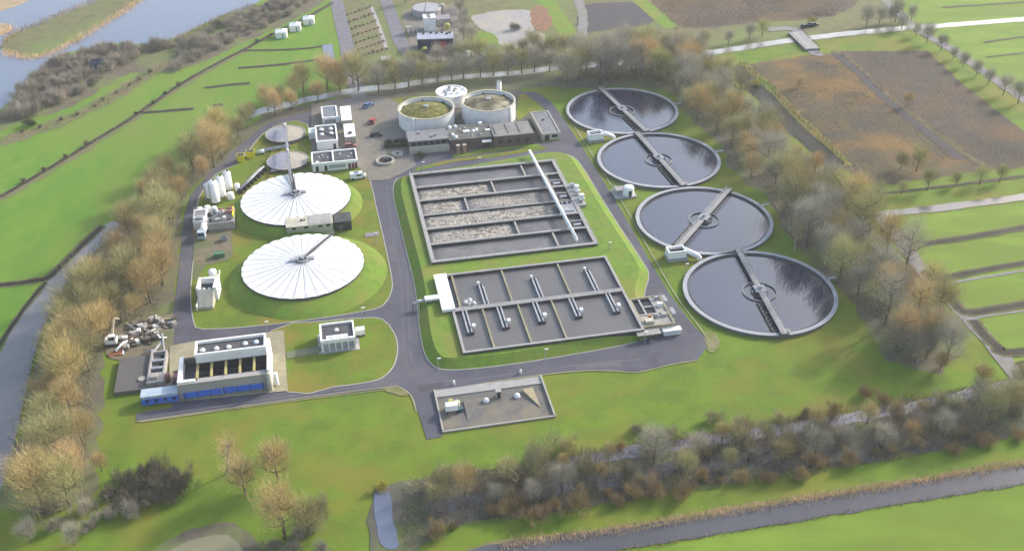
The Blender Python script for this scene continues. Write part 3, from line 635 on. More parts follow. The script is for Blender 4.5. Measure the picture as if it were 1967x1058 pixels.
def skimmer(p, q, lab, up):
    a, b = G(*p,2.4), G(*q,2.4); fa, fb = FB.loc(a), FB.loc(b); A = (fa[0]+fb[0])/2; y0, y1 = (MY+.9, fa[1]) if up else (MY-.9, fb[1])
    f = F(FB.P(A,y0)); s_ = 1 if up else -1; Ls = abs(y1-y0)
    r = thing('skimmer', f.o, lab, 'skimmer', 'twin board skimmers in the settling basin')
    lo_, hi_ = (0,Ls) if up else (-Ls,0)
    MB().box(f,-.66,lo_,1.75,-.28,hi_,2.4).build('board', pale_steel, r); MB().box(f,.28,lo_,1.75,.66,hi_,2.4).build('board', pale_steel, r)
    MB().box(f,-.27,lo_+.1,1.5,.27,hi_-.1,2.0).build('trough', steel_d, r)
    e = hi_ if up else lo_
    MB().box(f,-1.0,e-.35 if not up else e+.02,1.3,1.0,e-.02 if not up else e+.35,2.3).build('end_frame', steel_d, r)
    if not up: MB().box(f,.86,e+1.6,2.0,1.7,e+2.7,2.9).build('motor', white2, r)
    else: MB().cyl(f.P(-.6,e+.5),.35,.35,1.6,2.9,10).build('motor', white2, r)
for i,(p,q) in enumerate(up_sk): skimmer(p,q,sk_labs[i],True)
for i,(p,q) in enumerate(dn_sk): skimmer(p,q,sk_labs[3+i],False)
# white platform at the left end
f = F(FB.P(-BW,0)); r = thing('inlet_platform', f.P(0,8,BZ), 'white painted platform with a side arm on the left wall of the settling basin', 'platform')
y_top = BD-.2; MB().box(f,-2.5,MY-.2,ZT-.4,.9,y_top,ZT+.45).build('deck', white, r)
ay = FB.loc(G(826,572,2.9))[1]; MB().box(f,-6.2,ay-.7,ZT-.1,-2.52,ay+1.0,ZT+.5).build('side_arm', white, r)
MB().tube(f.P(-6,ay,0),f.P(-6,ay,ZT-.1),.2).tube(f.P(-4.6,ay,0),f.P(-4.6,ay,ZT-.1),.2).build('support', steel, r)
MB().box(f,.95,MY+1,1.66,2.2,BD-.7,1.72).build('channel_floor', darkwater, r)
r = thing('pump_cluster', FB.P(-BW+4.6,MY+3), 'small cluster of white float pumps in the upper left corner of the settling basin', 'pumps')
for a,b,rr in ((4.1,3.6,.55),(5.3,4.2,.65),(6.1,2.6,.6),(4.9,2.3,.45)): MB().dome(FB.P(-BW+a,MY+b,1.6),rr,0,.9,12,4).build('float', white2, r, True)
# pipe rack left of the platform
r = thing('pipe_rack', G(806,606), 'steel pipe bridge stepping over the plant road verge beside the white platform', 'pipe rack')
a, b = G(793,584,2.2), G(830,572,2.7); MB().tube(a,b,.22,.22,8).tube(a+Vector((0,.7,0)),b+Vector((0,.7,0)),.16,.16,8).build('pipe', steel, r)
MB().tube(G(794,600),a,.12).tube(G(808,596),a.lerp(b,.4),.12).build('support', steel_d, r)
# sump at the right end
f = F(FB.P(BW+.05,0)); r = thing('sump', f.P(4.5,-10,0), 'open concrete sump with dark wells at the road end of the settling basin', 'sump')
x0,x1,y0,y1 = .0,8.4,-16.8,-3.9; t = .5
mb = MB(); mb.box(f,x0,y0,0,x0+t,y1,ZT).box(f,x1-t,y0,0,x1,y1,ZT).box(f,x0+t,y0,0,x1-t,y0+t,ZT).box(f,x0+t,y1-t,0,x1-t,y1,ZT); mb.build('outer_wall', conc_tan, r)
mb = MB(); mb.box(f,2.2,-11.2,0,2.7,y1-t,ZT-.2).box(f,5.2,-11.2,0,5.7,y1-t,ZT-.05).box(f,2.7,-8.2,0,5.2,-7.7,ZT-.25).box(f,x0+t,-11.7,0,5.7,-11.21,ZT-.1); mb.build('inner_wall', concrete, r)
MB().box(f,x0+t,-11.2,0,5.2,y1-t,1.85).build('water', darkwater, r)
MB().box(f,x0+t,y0+t,0,x1-t,-11.72,ZT-.3).build('floor', concrete_l, r); MB().box(f,5.72,-11.2,0,x1-t,y1-t,ZT-.3).build('floor', concrete_l, r)
for a,b,s1,h,m in ((1.0,-15.6,2.2,.9,cream),(3.8,-13.5,1.0,1.2,steel),(6.2,-9.0,1.3,1.1,white2),(6.0,-13.2,1.5,.8,concrete_l),(6.4,-5.8,.9,1.0,steel),(2.6,-12.9,.7,.7,orange)):
    MB().box(f,a,b,ZT-.29,a+s1,b+s1*.7,ZT-.29+h).build('cabinet', m, r)
MB().rail(f.P(x0+.2,y0+.2,ZT),f.P(x1-.2,y0+.2,ZT)).rail(f.P(x1-.2,y0+.2,ZT),f.P(x1-.2,y1-.2,ZT)).build('railing', steel, r)
MB().box(f,-2.2,-19.4,1.7,3.9,-16.9,1.95).build('front_platform', concrete_l, r)
MB().rail(f.P(-2.1,-19.3,1.95),f.P(3.8,-19.3,1.95),1,1.4).build('railing', steel, r)
for a,b in ((-2,-19.2),(1,-19.2),(3.6,-19.2)): MB().tube(f.P(a,b,0),f.P(a,b,1.7),.14).build('leg', steel_d, r)
f3 = F(f.P(4.6,-18.7)); r = thing('skip_container', f3.o, 'white open skip standing below the concrete sump on the asphalt', 'skip')
MB().hexa([f3.P(.3,.2,.15),f3.P(4.5,.2,.15),f3.P(4.5,1.7,.15),f3.P(.3,1.7,.15)],[f3.P(0,0,1.6),f3.P(4.9,0,1.6),f3.P(4.9,1.9,1.6),f3.P(0,1.9,1.6)]).build('body', white2, r)
MB().box(f3,-.05,-.05,1.5,4.95,-.01,1.68).box(f3,-.05,1.91,1.5,4.95,1.96,1.68).build('rim', steel, r)
for px,lab in (((1272,576),'farther'),((1288,600),'nearer')):
    q = F(G(*px)); r = thing('hatch_cover', q.o, lab+' white cabinet beside the road edge next to the sump', 'cabinet'); MB().box(q,0,-1.6,.05,.9,1.2,.7).build('body', white2, r); MB().box(q,-.05,-1.65,.7,.95,1.25,.78).build('lid', steel, r)
# ------------------------------------------------------------------ sludge yard in front
f = F(G(850,832)); r = thing('sludge_yard', f.o, 'low walled concrete drying yard with a brown floor in front of the road', 'walled yard')
wY, dY = 25.7, 14.8
mb = MB(); mb.box(f,0,0,0,wY,.4,.45).box(f,0,.4,0,.4,dY,.65).box(f,wY-.4,.4,0,wY,dY,.65); mb.build('wall', concrete_l, r)
MB().box(f,.4,dY-2.6,0,wY-.4,dY,.35).build('step', concrete, r)
MB().box(f,.4,.4,0,wY-.4,dY-2.6,.12).build('floor', mat('yard_floor', D(128,126,122), D(114,112,110), .25, .9, D(146,138,120), .12), r)
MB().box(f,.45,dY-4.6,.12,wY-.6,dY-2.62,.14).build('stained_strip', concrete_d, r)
def px_box(px, lab, name, cat, w, d, h, m, z=0.12, group=None):
    q = F(G(*px)+Vector((0,0,z))); r = thing(name, q.o, lab, cat, group); return q, r
q, r = px_box((857,798),'white tank with yellow and pale caps standing in the drying yard','dosing_tank','tank',3,2,2,white)
MB().hexa([q.P(0,0,1.0),q.P(2.9,0,1.0),q.P(2.9,1.7,1.0),q.P(0,1.7,1.0)],[q.P(.1,.1,2.4),q.P(2.8,.1,2.4),q.P(2.8,1.6,2.4),q.P(.1,1.6,2.4)]).build('tank_body', white, r)
for a,b in ((.3,.2),(2.6,.2),(.3,1.5),(2.6,1.5)): MB().tube(q.P(a,b,0),q.P(a,b,1),.1).build('leg', steel_d, r)
MB().cyl(q.P(1.5,2.4),.6,.6,0,2.2,12).build('yellow_cap', mat('pale_yellow', D(210,204,110), D(196,190,100), .8,.6), r); MB().cyl(q.P(2.9,2.1),.65,.65,0,1.9,12).build('pale_cap', mat('pale_lime', D(226,232,200), D(210,216,186), .8,.6), r)
MB().box(q,2.95,.3,0,3.9,1.3,.9).build('pump', mat('teal', D(60,110,120), D(50,100,110), .8,.5), r)
for px, lab in (((934,771),'white domed vent left of the dark hatch in the drying yard'),((993,762),'white domed vent right of the dark hatch beside the sand ramp')):
    q, r = px_box(px,lab,'vent_dome','vent',1,1,1,white,group='domed vents in the drying yard'); MB().dome(q.o,.72,.15,.8,16,5).build('dome', white, r, True); MB().cyl(q.o,.85,.85,0,.16,16).build('base', concrete, r)
q, r = px_box((953,766),'small concrete kiosk with a black door opening in the drying yard','kiosk','kiosk',1,1,1,concrete); MB().box(q,0,0,0,1.3,1.1,1.9).build('body', concrete_l, r); MB().box(q,.3,-.04,.05,1.0,-.003,1.7).build('door', black, r)
q = [G(1003,752,.12),G(1023,748,.12),G(1039,783,.12)]; r = thing('ramp', q[0], 'tan triangular concrete ramp in the corner of the drying yard', 'ramp')
q_ = [G(890,772,.12),G(918,768,.12),G(899,808,.12)]; r2 = thing('ramp', q_[0], 'grey triangular concrete ramp beside the white tank in the drying yard', 'ramp')
normals_out(MB().hexa(q_,[q_[0]+Vector((0,0,.6)),q_[1]+Vector((0,0,.06)),q_[2]+Vector((0,0,.06))]).build('slab', concrete_d, r2))
mb = MB(); top = [q[0]+Vector((0,0,.75)),q[1]+Vector((0,0,.75)),q[2]+Vector((0,0,.12))]; mb.hexa(q,top); normals_out(mb.build('slab', sand_pile, r))
for px in ((872,738),(1000,717)):
    q = G(*px); r = thing('bollard', q, 'white bollard '+('near the road junction' if px[0] < 900 else 'near the middle of the road edge')+' beside the drying yard', 'bollard', 'white bollards'); MB().cyl(q,.28,.28,0,1.0,10).build('post', white, r); MB().dome(q,.28,1.0,.2,10,3).build('cap', white, r)
# ------------------------------------------------------------------ main filter building, front left
o0 = G(339.6,739.7,4.5); o0.z = 0; f = F(o0)
r = thing('filter_building', o0, 'white filter building with open dark bays, cream beams and a blue panelled front', 'building')
MB().box(f,0,.0,0,20.6,.55,4.5).build('front_wall', concrete_l, r)
MB().box(f,0,.56,0,.9,10.5,4.75).build('left_wall', white, r)
MB().box(f,.91,.56,3.9,4.0,1.4,4.75).build('left_ledge', white, r)
MB().box(f,20.3,.56,0,21.0,13.0,5.3).build('right_wall', white, r)
MB().box(f,.91,10.0,0,4.0,10.5,4.3).build('rear_wall', concrete_d, r)
MB().box(f,.91,.56,0,20.29,7.3,2.2).build('filter_bed', mat('filter_bed', D(96,98,104), D(44,46,50), .9, .4, D(44,46,52), .3), r)
MB().box(f,.91,7.31,0,4.0,9.99,2.25).build('pit_floor', darkroof, r)
MB().box(f,4.4,.56,3.6,20.29,1.9,4.3).build('front_walkway', concrete, r)
for a in (4.02,7.25,10.5,13.75,17.0): MB().box(f,a,1.91,3.7,a+.5,7.28,4.45).build('beam', mat('yellow_beam', D(214,200,132), D(196,182,118), .8, .7), r)
for k,a in enumerate((5.4,8.6,11.9,15.2,18.4)):
    MB().box(f,a-.5,2.4,2.2,a+.9,4.0,3.0).cyl(f.P(a+.6,5.2),.4,.4,2.2,3.2,10).build('pipework', steel_d, r)
MB().box(f,4.01,8.2,0,20.28,12.59,4.59).build('lower_storey', steel_d, r); hb = MB().box(f,4.0,7.3,4.6,20.28,12.6,6.4).build('upper_storey', white2, r)  # lower storey coloured dark all over, painting in the recess shade
mb = MB(); t = .45
mb.box(f,3.9,7.2,6.4,20.3,7.2+t,7.2).box(f,3.9,12.7-t,6.4,20.3,12.7,7.2).box(f,3.9,7.2+t,6.4,3.9+t,12.7-t,7.2).box(f,20.3-t,7.2+t,6.4,20.3,12.7-t,7.2); mb.build('parapet', white, r)
MB().box(f,4.36,7.66,6.41,19.84,12.24,6.5).build('roof', darkroof, r)
for a in (5.6,8.8,11.6,15.4,18.0): MB().dome(f.P(a,9.6 if a < 15 else 10.2),.65,6.5,.55,12,4).build('skylight', white, r, True)
mb = MB(); mb.box(f,.9,-.4,.7,19.2,-.05,2.1); bp_ = mb.build('blue_panel', blue, r)
mb = MB()
for k in range(7): mb.box(f,1.2+k*2.95,-.5,.6,1.35+k*2.95,-.41,2.5)
mb.build('panel_post', steel_d, bp_)
for k,a in enumerate((.2,9.6)): MB().tube(f.P(a,-.6,0),f.P(a,-.6,2.7),.09).build('downpipe', steel, r)
MB().box(f,-1.5,3.2,0,-.02,7.4,3.2).build('annex', steel_d, r); MB().box(f,-1.3,4.0,3.21,-.3,5.5,4.0).build('fan', pink, r)
MB().cyl(f.P(20.6,-.6),.6,.6,0,4.9,14).dome(f.P(20.6,-.6),.6,4.9,.35,14,3).build('corner_silo', cream, r, True)
MB().cyl(f.P(22.0,1.0),.5,.5,.17,3.6,12).build('standpipe', white, r, True)
# pale blue container with blue front
f = F(G(275,780)); r = thing('office_container', f.o, 'pale blue roofed container with a blue striped front at the end of the filter building', 'container')
MB().box(f,0,0,.3,8.0,2.6,2.5).build('body', paleblue, r); MB().box(f,-.15,-.2,2.5,8.15,2.8,2.75).build('roof', paleblue, r)
MB().box(f,-.1,-.12,.3,8.1,-.01,1.9).build('front_panel', blue, r)
for k in range(4): MB().box(f,.8+k*2,-.15,.9,1.5+k*2,-.125,1.7).build('window', glass, r)
MB().box(f,8.3,.4,.3,11.2,.55,1.8).build('screen_panel', blue, r)
# grey slab tank
f = F(G(221,760)); wS = f.loc(G(283,751))[0]; dS = f.loc(G(231,687,1.0))[1]
r = thing('covered_reservoir', f.o, 'flat dark grey covered reservoir with a single oval hatch', 'reservoir')
MB().box(f,0,0,0,9.4,13.2,.9).build('wall', concrete_d, r); MB().box(f,-.12,-.12,.9,9.5,13.3,1.05).build('roof', mat('slab_roof', D(112,110,110), D(104,102,102), .2, .9, D(118,116,112), .1), r)
q = f.P(6.0,3.6); MB().cyl(q,.95,.9,1.05,1.4,16).build('hatch', concrete_l, r)
f = F(G(284,748)); r = thing('screen_channel', f.o, 'narrow concrete inlet channel with dark pits and a raised walkway beside the reservoir', 'inlet works')
MB().box(f,0,0,0,.5,13.5,1.9).box(f,3.4,3.8,0,3.8,12.5,1.9).box(f,.5,0,0,3.8,3.8,1.9).box(f,.5,12.1,0,3.4,12.5,1.9).build('channel_wall', concrete, r)
MB().box(f,.5,3.8,0,3.4,12.1,.6).build('channel_water', darkwater, r)
for b in (5.5,8.5): MB().box(f,.5,b,1.2,3.4,b+.7,1.85).build('screen', steel, r)
MB().cyl(f.P(4.6,2.2),.6,.6,0,2.2,12).build('drum', pink, r); MB().box(f,1.0,1.0,1.9,2.4,2.6,2.7).build('cabinet', concrete_l, r)
MB().tube(f.P(.3,13.6,1.0),f.P(2.4,17.5,1.6),.3).tube(f.P(.2,14,1.2),f.P(-2.2,14.5,.4),.25).tube(f.P(2.6,14,.1),f.P(2.2,18.5,2.8),.25).build('conveyor', steel, r)
MB().box(f,4.3,9,0,9.6,16.5,.12).build('floor', conc_tan, r)
# small switch building
f = F(G(619,678)); r = thing('switch_house', f.o, 'small white flat roofed house alone on the round ended lawn', 'building')
MB().box(f,0,0,0,8.3,7.1,3.1).build('wall', white2, r)
mb = MB(); t = .4; mb.box(f,-.1,-.1,3.1,8.4,t,3.75).box(f,-.1,7.2-t,3.1,8.4,7.2,3.75).box(f,-.1,t,3.1,t,7.2-t,3.75).box(f,8.4-t,t,3.1,8.4,7.2-t,3.75); mb.build('parapet', white, r)
MB().box(f,t,t,3.11,8.4-t,7.2-t,3.22).build('roof', darkroof, r); MB().box(f,1.4,1.0,3.23,6.6,1.9,3.6).build('roof_duct', white, r); MB().dome(f.P(4,4.4),.6,3.22,.5,12,4).build('skylight', white, r, True)
for k in range(5): MB().box(f,.5+k*1.55,-.05,.3,1.75+k*1.55,-.003,2.6).build('cladding_panel', steel, r)
MB().box(f,8.41,2.0,.1,8.46,3.1,2.2).build('door', steel_d, r); MB().box(f,-.9,-.6,0,9.2,7.8,.2).build('plinth', concrete, r)
f = F(G(685,648)); r = thing('trailer', f.o, 'small white trailer parked against the side of the switch house', 'trailer'); MB().box(f,0,0,.5,2.2,1.6,2.1).build('body', white, r)
for a in (.4,1.8): MB().tube(f.P(a,-.12,.35),f.P(a,.08,.35),.33,.33,12).build('wheel', black, r)
MB().tube(f.P(2.2,.8,.55),f.P(3.2,.8,.5),.06).build('drawbar', steel_d, r)
sheet('yard_path', [(549,676),(612,664),(618,672),(612,678),(552,688)], .17, mat('path_slabs', D(140,146,118), D(126,134,104), .5, .9))
# ------------------------------------------------------------------ buildings at the top left yard
def flat_house(name, f, w, d, h, lab, par=.5, roofm=darkroof, wallm=white, parm=white):
    r = thing(name, f.o, lab, 'building'); MB().box(f,0,0,0,w,d,h).build('wall', wallm, r); t = .4
    mb = MB(); mb.box(f,-.08,-.08,h,w+.08,t,h+par).box(f,-.08,d-t,h,w+.08,d+.08,h+par).box(f,-.08,t,h,t,d-t,h+par).box(f,w-t,t,h,w+.08,d-t,h+par); mb.build('parapet', parm, r)
    MB().box(f,t,t,h+.01,w-t,d-t,h+.1).build('roof', roofm, r); return r
fC = F(G(601.6,332)); r = flat_house('workshop', fC, 14.5, 8.6, 2.7, 'long white flat roofed workshop with red garage doors facing the blue van')
MB().box(fC,6.6,.5,2.81,7.1,8.1,3.3).build('roof_divider', white, r)
for a,b,s1 in ((1.6,1.4,.7),(2.2,5,.45),(3.4,6,.4),(5,4,.4),(9,6,.5),(11.6,3.6,.45),(12.6,5.5,.5)): MB().dome(fC.P(a,b),s1,2.8,.45,10,3).build('roof_vent', steel if s1 < .6 else white, r, True)
for a in (11.4,12.5,13.5): MB().box(fC,a,-.06,.05,a+.85,-.003,2.2).build('garage_door', redbrick, r)
for a in (1.0,3.8): MB().box(fC,a,-.06,.05,a+.9,-.003,2.1).build('door', black, r)
MB().box(fC,5.2,-.05,1.0,10.6,-.003,2.2).build('window', mat('pale_glazing', D(196,198,206), D(180,182,190), .5, .4), r)
fB_ = F(G(610,290.6)); r = flat_house('pump_hall', fB_, 7.1, 13.0, 2.9, 'white walled hall with four white roof domes behind the workshop', .6)
for a,b in ((2.0,10.2),(5.2,10.2),(2.0,6.4),(5.2,6.4)): MB().dome(fB_.P(a,b),.8,3.0,.6,14,4).build('roof_dome', white, r, True)
MB().beam(fB_.P(1.4,9.2,3.02),fB_.P(5.6,4.8,3.02),.4,.25).build('roof_duct', steel_d, r); MB().box(fB_,5.4,-.06,.1,6.3,-.003,2.2).build('door', black, r)
MB().box(fB_,-2.4,9.5,0,-.1,13.5,2.6).build('annex', white2, r); MB().box(fB_,.5,.45,3.02,6.6,2.4,3.1).build('roof_strip', greyroof, r)
fA_ = F(G(620.5,240)); r = flat_house('garage', fA_, 5.4, 10.0, 2.3, 'grey roofed garage with a white end wall behind the domed hall', .35, mat('blue_grey_roof', D(150,156,166), D(134,140,150), .5, .8))
MB().box(fA_,.5,-.06,.3,4.6,-.003,1.8).build('garage_door', steel, r); MB().box(fA_,5.41,0,0,6.2,3.0,1.9).build('side_box', white, r)
for i,(px,lab,L2) in enumerate((((657.5,247),'farther of two long cream white containers beside the garage',12.3),((664,279),'nearer of two long cream white containers beside the domed hall',10.6))):
    f = F(G(*px), ANG-.02); r = thing('shipping_container', f.o, lab, 'container', 'cream containers in the yard')
    MB().box(f,0,0,.25,3.6,L2,2.9).build('body', cream, r); MB().box(f,-.05,-.05,2.9,3.65,L2+.05,3.0).build('roof', white, r)
    mb = MB()
    for k in range(16): mb.box(f,3.6,.3+k*L2/16,.35,3.66,.3+k*L2/16+L2/32,2.85)
    mb.build('side_rib', concrete_l, r); MB().box(f,.2,-.05,.4,1.75,-.003,2.8).box(f,1.85,-.05,.4,3.4,-.003,2.8).build('door', concrete_l, r)
    if i: MB().box(f,1.3,2.2,3.01,2.5,3.2,3.5).build('roof_fan', steel_d, r)
# vehicles
def car(px, ang, m, lab, L2=4.4, w=1.8, h=1.5, van=False, cat='car', group=None, z=.17):
    o_ = G(*px); o_.z = z; f = F(o_, ang); r = thing('parked_van' if van else 'parked_car', o_, lab, cat, group); hl, hw = L2/2, w/2
    def prof(pts, y0, y1, name, mm, pin=0):
        mb = MB(); n = len(pts); mb.hexa([f.P(x,y0+(pin if z_ > .9 else 0),z_) for x,z_ in pts],[f.P(x,y1-(pin if z_ > .9 else 0),z_) for x,z_ in pts]); o = mb.build(name, mm, r); return normals_out(o)
    if van:
        prof([(-hl,.35),(hl,.35),(hl,1.0),(hl-.5,1.2),(hl-1.1,h+.4),(-hl+.05,h+.45)],-hw,hw,'body',m,.1)
        prof([(hl-.56,1.25),(hl-.5,1.25),(hl-1.02,h+.3),(hl-1.08,h+.3)],-hw+.2,hw-.2,'windscreen',glass)
        for g in (-1,1): MB().box(f,-.6,g*(hw+.003) if g > 0 else -hw-.02,1.2,1.0,g*(hw+.02) if g > 0 else -hw-.003,1.7).build('side_window', glass, r)
        MB().box(f,-1.2,-.6,h+.46,.4,.6,h+.5).build('roof_hatch', bluepaint, r)
    else:
        prof([(-hl,.35),(hl,.35),(hl,.75),(hl-.9,.92),(-hl+.05,.95)],-hw,hw,'body',m)
        prof([(hl-1.0,.93),(hl-1.75,h-.02),(-hl+.75,h-.02),(-hl+.2,.95)],-hw+.08,hw-.08,'window',glass,.1)
        prof([(hl-1.7,h-.02),(hl-1.72,h+.03),(-hl+.78,h+.03),(-hl+.72,h-.02)],-hw+.17,hw-.17,'roof',m)
    for a in (-hl+.8,hl-.85):
        for g in (-1,1): MB().tube(f.P(a,g*(hw-.12),.33),f.P(a,g*(hw+.03),.33),.33,.33,14).build('wheel', black, r)
    for g in (-.6,.6): MB().box(f,hl+.003,g-.18,.55,hl+.03,g+.18,.72).build('headlight', white2, r)
    return r
car((688,343),.25,white,'white van with a pale blue roof hatch parked by the red garage doors',5.0,2.0,1.6,True,'van')
car((673,284),.15,pink,'faded red car parked at the end of the cream containers')
car((716,236),1.45,red,'dark red car parked alone in the brown yard')
car((723,262),.2,darkpaint,'dark blue car parked in front of the red car in the brown yard')
car((708,206),.9,bluepaint,'pale blue car parked near the yard gate by the trees')
car((1546,54),.5,darkpaint,'smaller black car left of the pale shrub near the canal bridge',4.2)
car((1562,51),.3,darkpaint,'black car directly under the pale shrub near the canal bridge',4.6)
# round wells and hedges in the yard
for px,R,lab in (((740,312),3.0,'larger round concrete well with an open dark centre in the yard'),((764,299),1.9,'smaller round concrete well with a dark hole in the yard')):
    q = G(*px); r = thing('round_well', q, lab, 'well'); MB().ring(q,R-.6,R,.1,1.0,32).build('rim', concrete_l, r); MB().cyl(q,R-.6,R-.6,.1,.3 if R > 2.5 else .8,32).build('floor', black if R > 2.5 else concrete_l, r)
    if R > 2.5: MB().cyl(q+Vector((.4,.3,0)),.7,.7,.3,1.4,12).build('pump', steel_d, r)
    else: MB().cyl(q,.55,.55,.8,.9,12).build('manhole', black, r)
# ------------------------------------------------------------------ digesters
def digester(cx, cy, R, h, lab, roofm, extra):
    c = Vector((cx,cy,0)); r = thing('digester', c, lab, 'digester tank', 'white digester tanks')
    MB().ring(c,R-.45,R,0,h,80).build('tank_wall', white2, r, False); MB().ring(c,R-.5,R+.12,h,h+.25,80).build('rim', cream, r)
    mb = MB(); n = 64; k = 5; vs = [c+Vector((0,0,h+.6))]
    for j in range(1,k+1):
        for i in range(n): a = 2*PI*i/n; rr = (R-.5)*j/k; vs.append(c+Vector((rr*math.cos(a),rr*math.sin(a),h+.6-1.9*(j/k)**1.5)))
    mb.add(vs,[(0,1+i,1+(i+1)%n) for i in range(n)]+[(1+j*n+i,1+(j+1)*n+i,1+(j+1)*n+(i+1)%n,1+j*n+(i+1)%n) for j in range(k-1) for i in range(n)])
    mb.build('roof', roofm, r, True)
    MB().cyl(c,.9,.9,h+.4,h+1.1,16).build('gas_cap', steel, r)
    mb = MB()
    for i in range(8):
        a = 2*PI*i/8+.2; p = c+Vector((1.2*math.cos(a),1.2*math.sin(a),h+.62)); q = c+Vector(((R-.8)*math.cos(a),(R-.8)*math.sin(a),h-1.0)); mb.tube(p,q,.1,.1,5)
    mb.build('roof_rib', mat('rusty_tan', D(160,150,110), D(140,126,90), .6,.8), r)
    p = c+Vector((R*math.cos(extra),R*math.sin(extra),0)); e = F(p,extra)
    MB().box(e,-.05,-.35,.1,.45,.35,h+.3).build('stair_shaft', white, r)
    for k2 in range(14):
        a = 2*PI*k2/14; p = c+Vector(((R-.9)*math.cos(a),(R-.9)*math.sin(a),h-.9)); MB().box(F(p,a),-.3,-.3,-.3,.3,.3,.25).build('roof_block', moss2, r) if k2 % 2 == 0 else None
    return r
digester(-29.25,337.7,9.85,5.6,'white round digester with a mossy yellow green roof','moss' and moss,-1.95)
digester(-7.45,341.3,9.5,6.5,'white round digester with a brown gravel roof beside the chimney',moss2,-.65)
q = G(868,198); r = thing('gas_holder', q, 'low white gas holder with a cluttered roof behind the two digesters', 'gas holder')
MB().cyl(q,5.6,5.6,0,4.4,40).build('tank_wall', white2, r); MB().ring(q,5.2,5.75,4.4,4.7,40).build('rim', white, r)
for k in range(9): a = k*2.4; rr = .9+.42*k; p = q+Vector((rr*math.cos(a),rr*math.sin(a),4.4)); MB().box(F(p,a),-.5,-.4,0,.5,.4,.5+.08*k).build('roof_unit', (concrete_l,steel,white)[k%3], r)
q = G(959,180); r = thing('chimney', q, 'short white round chimney behind the brown roofed digester', 'chimney'); MB().cyl(q,.95,.85,0,hgt(959,180,157),16).build('shaft', white, r, True); MB().ring(q,.7,.92,hgt(959,180,157),hgt(959,180,157)+.3,16).build('cap', concrete_l, r)
# service building
f = F(G(786.8,298)); r = thing('service_building', f.o, 'long low service building in three joined parts below the digesters', 'building')
MB().box(f,.2,1.2,0,13.4,9.0,4.0).build('wing', concrete_d, r); MB().box(f,0,1.0,4.0,13.5,9.1,4.3).build('wing_roof', greyroof, r)
MB().box(f,.2,0,0,13.5,1.0,2.4).build('front_ledge', cream, r)
for k in range(6): MB().box(f,1+k*2,1.1,2.6,2.4+k*2,1.19,3.7).build('window', glass, r)
MB().box(f,13.6,.2,0,28.3,11.5,3.6).build('middle_wing', brick, r); MB().box(f,13.5,.1,3.6,28.4,11.6,3.9).build('middle_roof', mat('rooftop_grey', D(112,114,112), D(88,90,88), .6,.9, D(140,138,130), .3), r)
MB().box(f,28.42,-1.0,0,42.0,8.8,4.0).build('east_wing', brick, r); MB().box(f,28.43,-1.1,4.0,42.1,8.9,4.25).build('east_roof', mat('pale_roof', D(158,158,152), D(142,142,138), .4,.9), r)
rv = random.Random(9)
for a,b,s1,h1 in ((15,9.6,1.1,.9),(17,10.2,.9,.8),(25,9.8,1.3,.9),(15.2,4,.9,.7),(16,1.8,1.0,.8),(19,4.6,2.2,.5),(22.4,5.2,.8,.8),(23.6,6,.9,.8),(26.5,4.5,1.6,.4),(20,8,.7,.5),(21.5,2,.6,.6),(18,7.4,.6,.7),(24.5,2.4,.7,.5)):
    (MB().dome(f.P(a,b),s1*.7,3.9,h1,12,4) if s1 < 1.2 else MB().box(f,a,b,3.91,a+s1,b+s1*.6,3.9+h1)).build('roof_vent', white if s1 > .75 else concrete_l, r)
for a,b in ((8,3),(9.2,4),(4,6.5)): MB().box(f,a,b,4.31,a+.5,b+.9,4.9).build('roof_hatch', steel, r)
for a in (29.2,33.5,37.5): MB().box(f,a,.6,4.26,a+.35,8,4.4).build('roof_seam', concrete_d, r)
MB().box(f,24.4,-1.4,2.6,27.6,.09,2.9).build('door_canopy', white, r); MB().box(f,24.9,.12,.05,27.0,.19,2.5).build('door', black, r)
for k in range(4): MB().box(f,30+k*3,-1.07,1.4,31.4+k*3,-1.003,2.6).build('window', glass, r)
for px,lab in (((878,297),'left pink brick pier in front of the service building'),((890,296),'right pink brick pier in front of the service building')):
    q = F(G(*px)); r = thing('brick_pier', q.o, lab, 'pier'); MB().box(q,0,0,0,1.1,1.0,3.0).build('shaft', mat('pink_brick', D(206,160,140), D(186,140,124), 1,.9), r); MB().box(q,-.1,-.1,3.0,1.2,1.1,3.2).build('cap', concrete_l, r)
f = F(G(1041,271)); r = flat_house('storage_shed', f, 6.4, 18.6, 2.3, 'long narrow grey roofed shed standing on its own beside the bend in the road', .3, greyroof, cream, concrete_l)
MB().box(f,1.0,-.06,.05,2.6,-.003,2.0).build('door', steel_d, r); MB().box(f,3.4,-.06,1.0,5.4,-.003,1.9).build('window', glass, r); MB().box(f,2.6,11,2.41,3.3,11.8,2.75).build('roof_hatch', steel_d, r)
# ------------------------------------------------------------------ silos and machinery, left
def silo(px, R, topy, lab):
    q = G(*px); h = hgt(px[0],px[1],topy); r = thing('silo', q, lab, 'silo', 'white silos beside the plant road')
    MB().cyl(q,R,R,.9,h-.5,20).build('shell', white, r, True); MB().cyl(q,R,R*.35,h-.5,h,20).build('roof', white2, r)
    for k in range(4): a = PI/4+k*PI/2; p = q+Vector((R*.85*math.cos(a),R*.85*math.sin(a),0)); MB().tube(p,p+Vector((0,0,.9)),.14).build('leg', steel_d, r)
    MB().tube(q+Vector((-R*.6,-R*.85,.5)),q+Vector((-R*.6,-R*.85,h-.4)),.12).build('fill_pipe', steel, r); MB().cyl(q+Vector((R*.3,0,0)),.3,.3,h-.15,h+.25,8).build('vent', black, r)
silo((440.5,366),1.25,329,'tall white silo farthest along the row by the road'); silo((428,380),1.25,338,'tall white silo in the middle of the row by the road'); silo((415,391),1.45,347,'tall white silo closest to the machine block'); silo((403,383),1.2,352,'shorter grey white silo on the road side of the row')
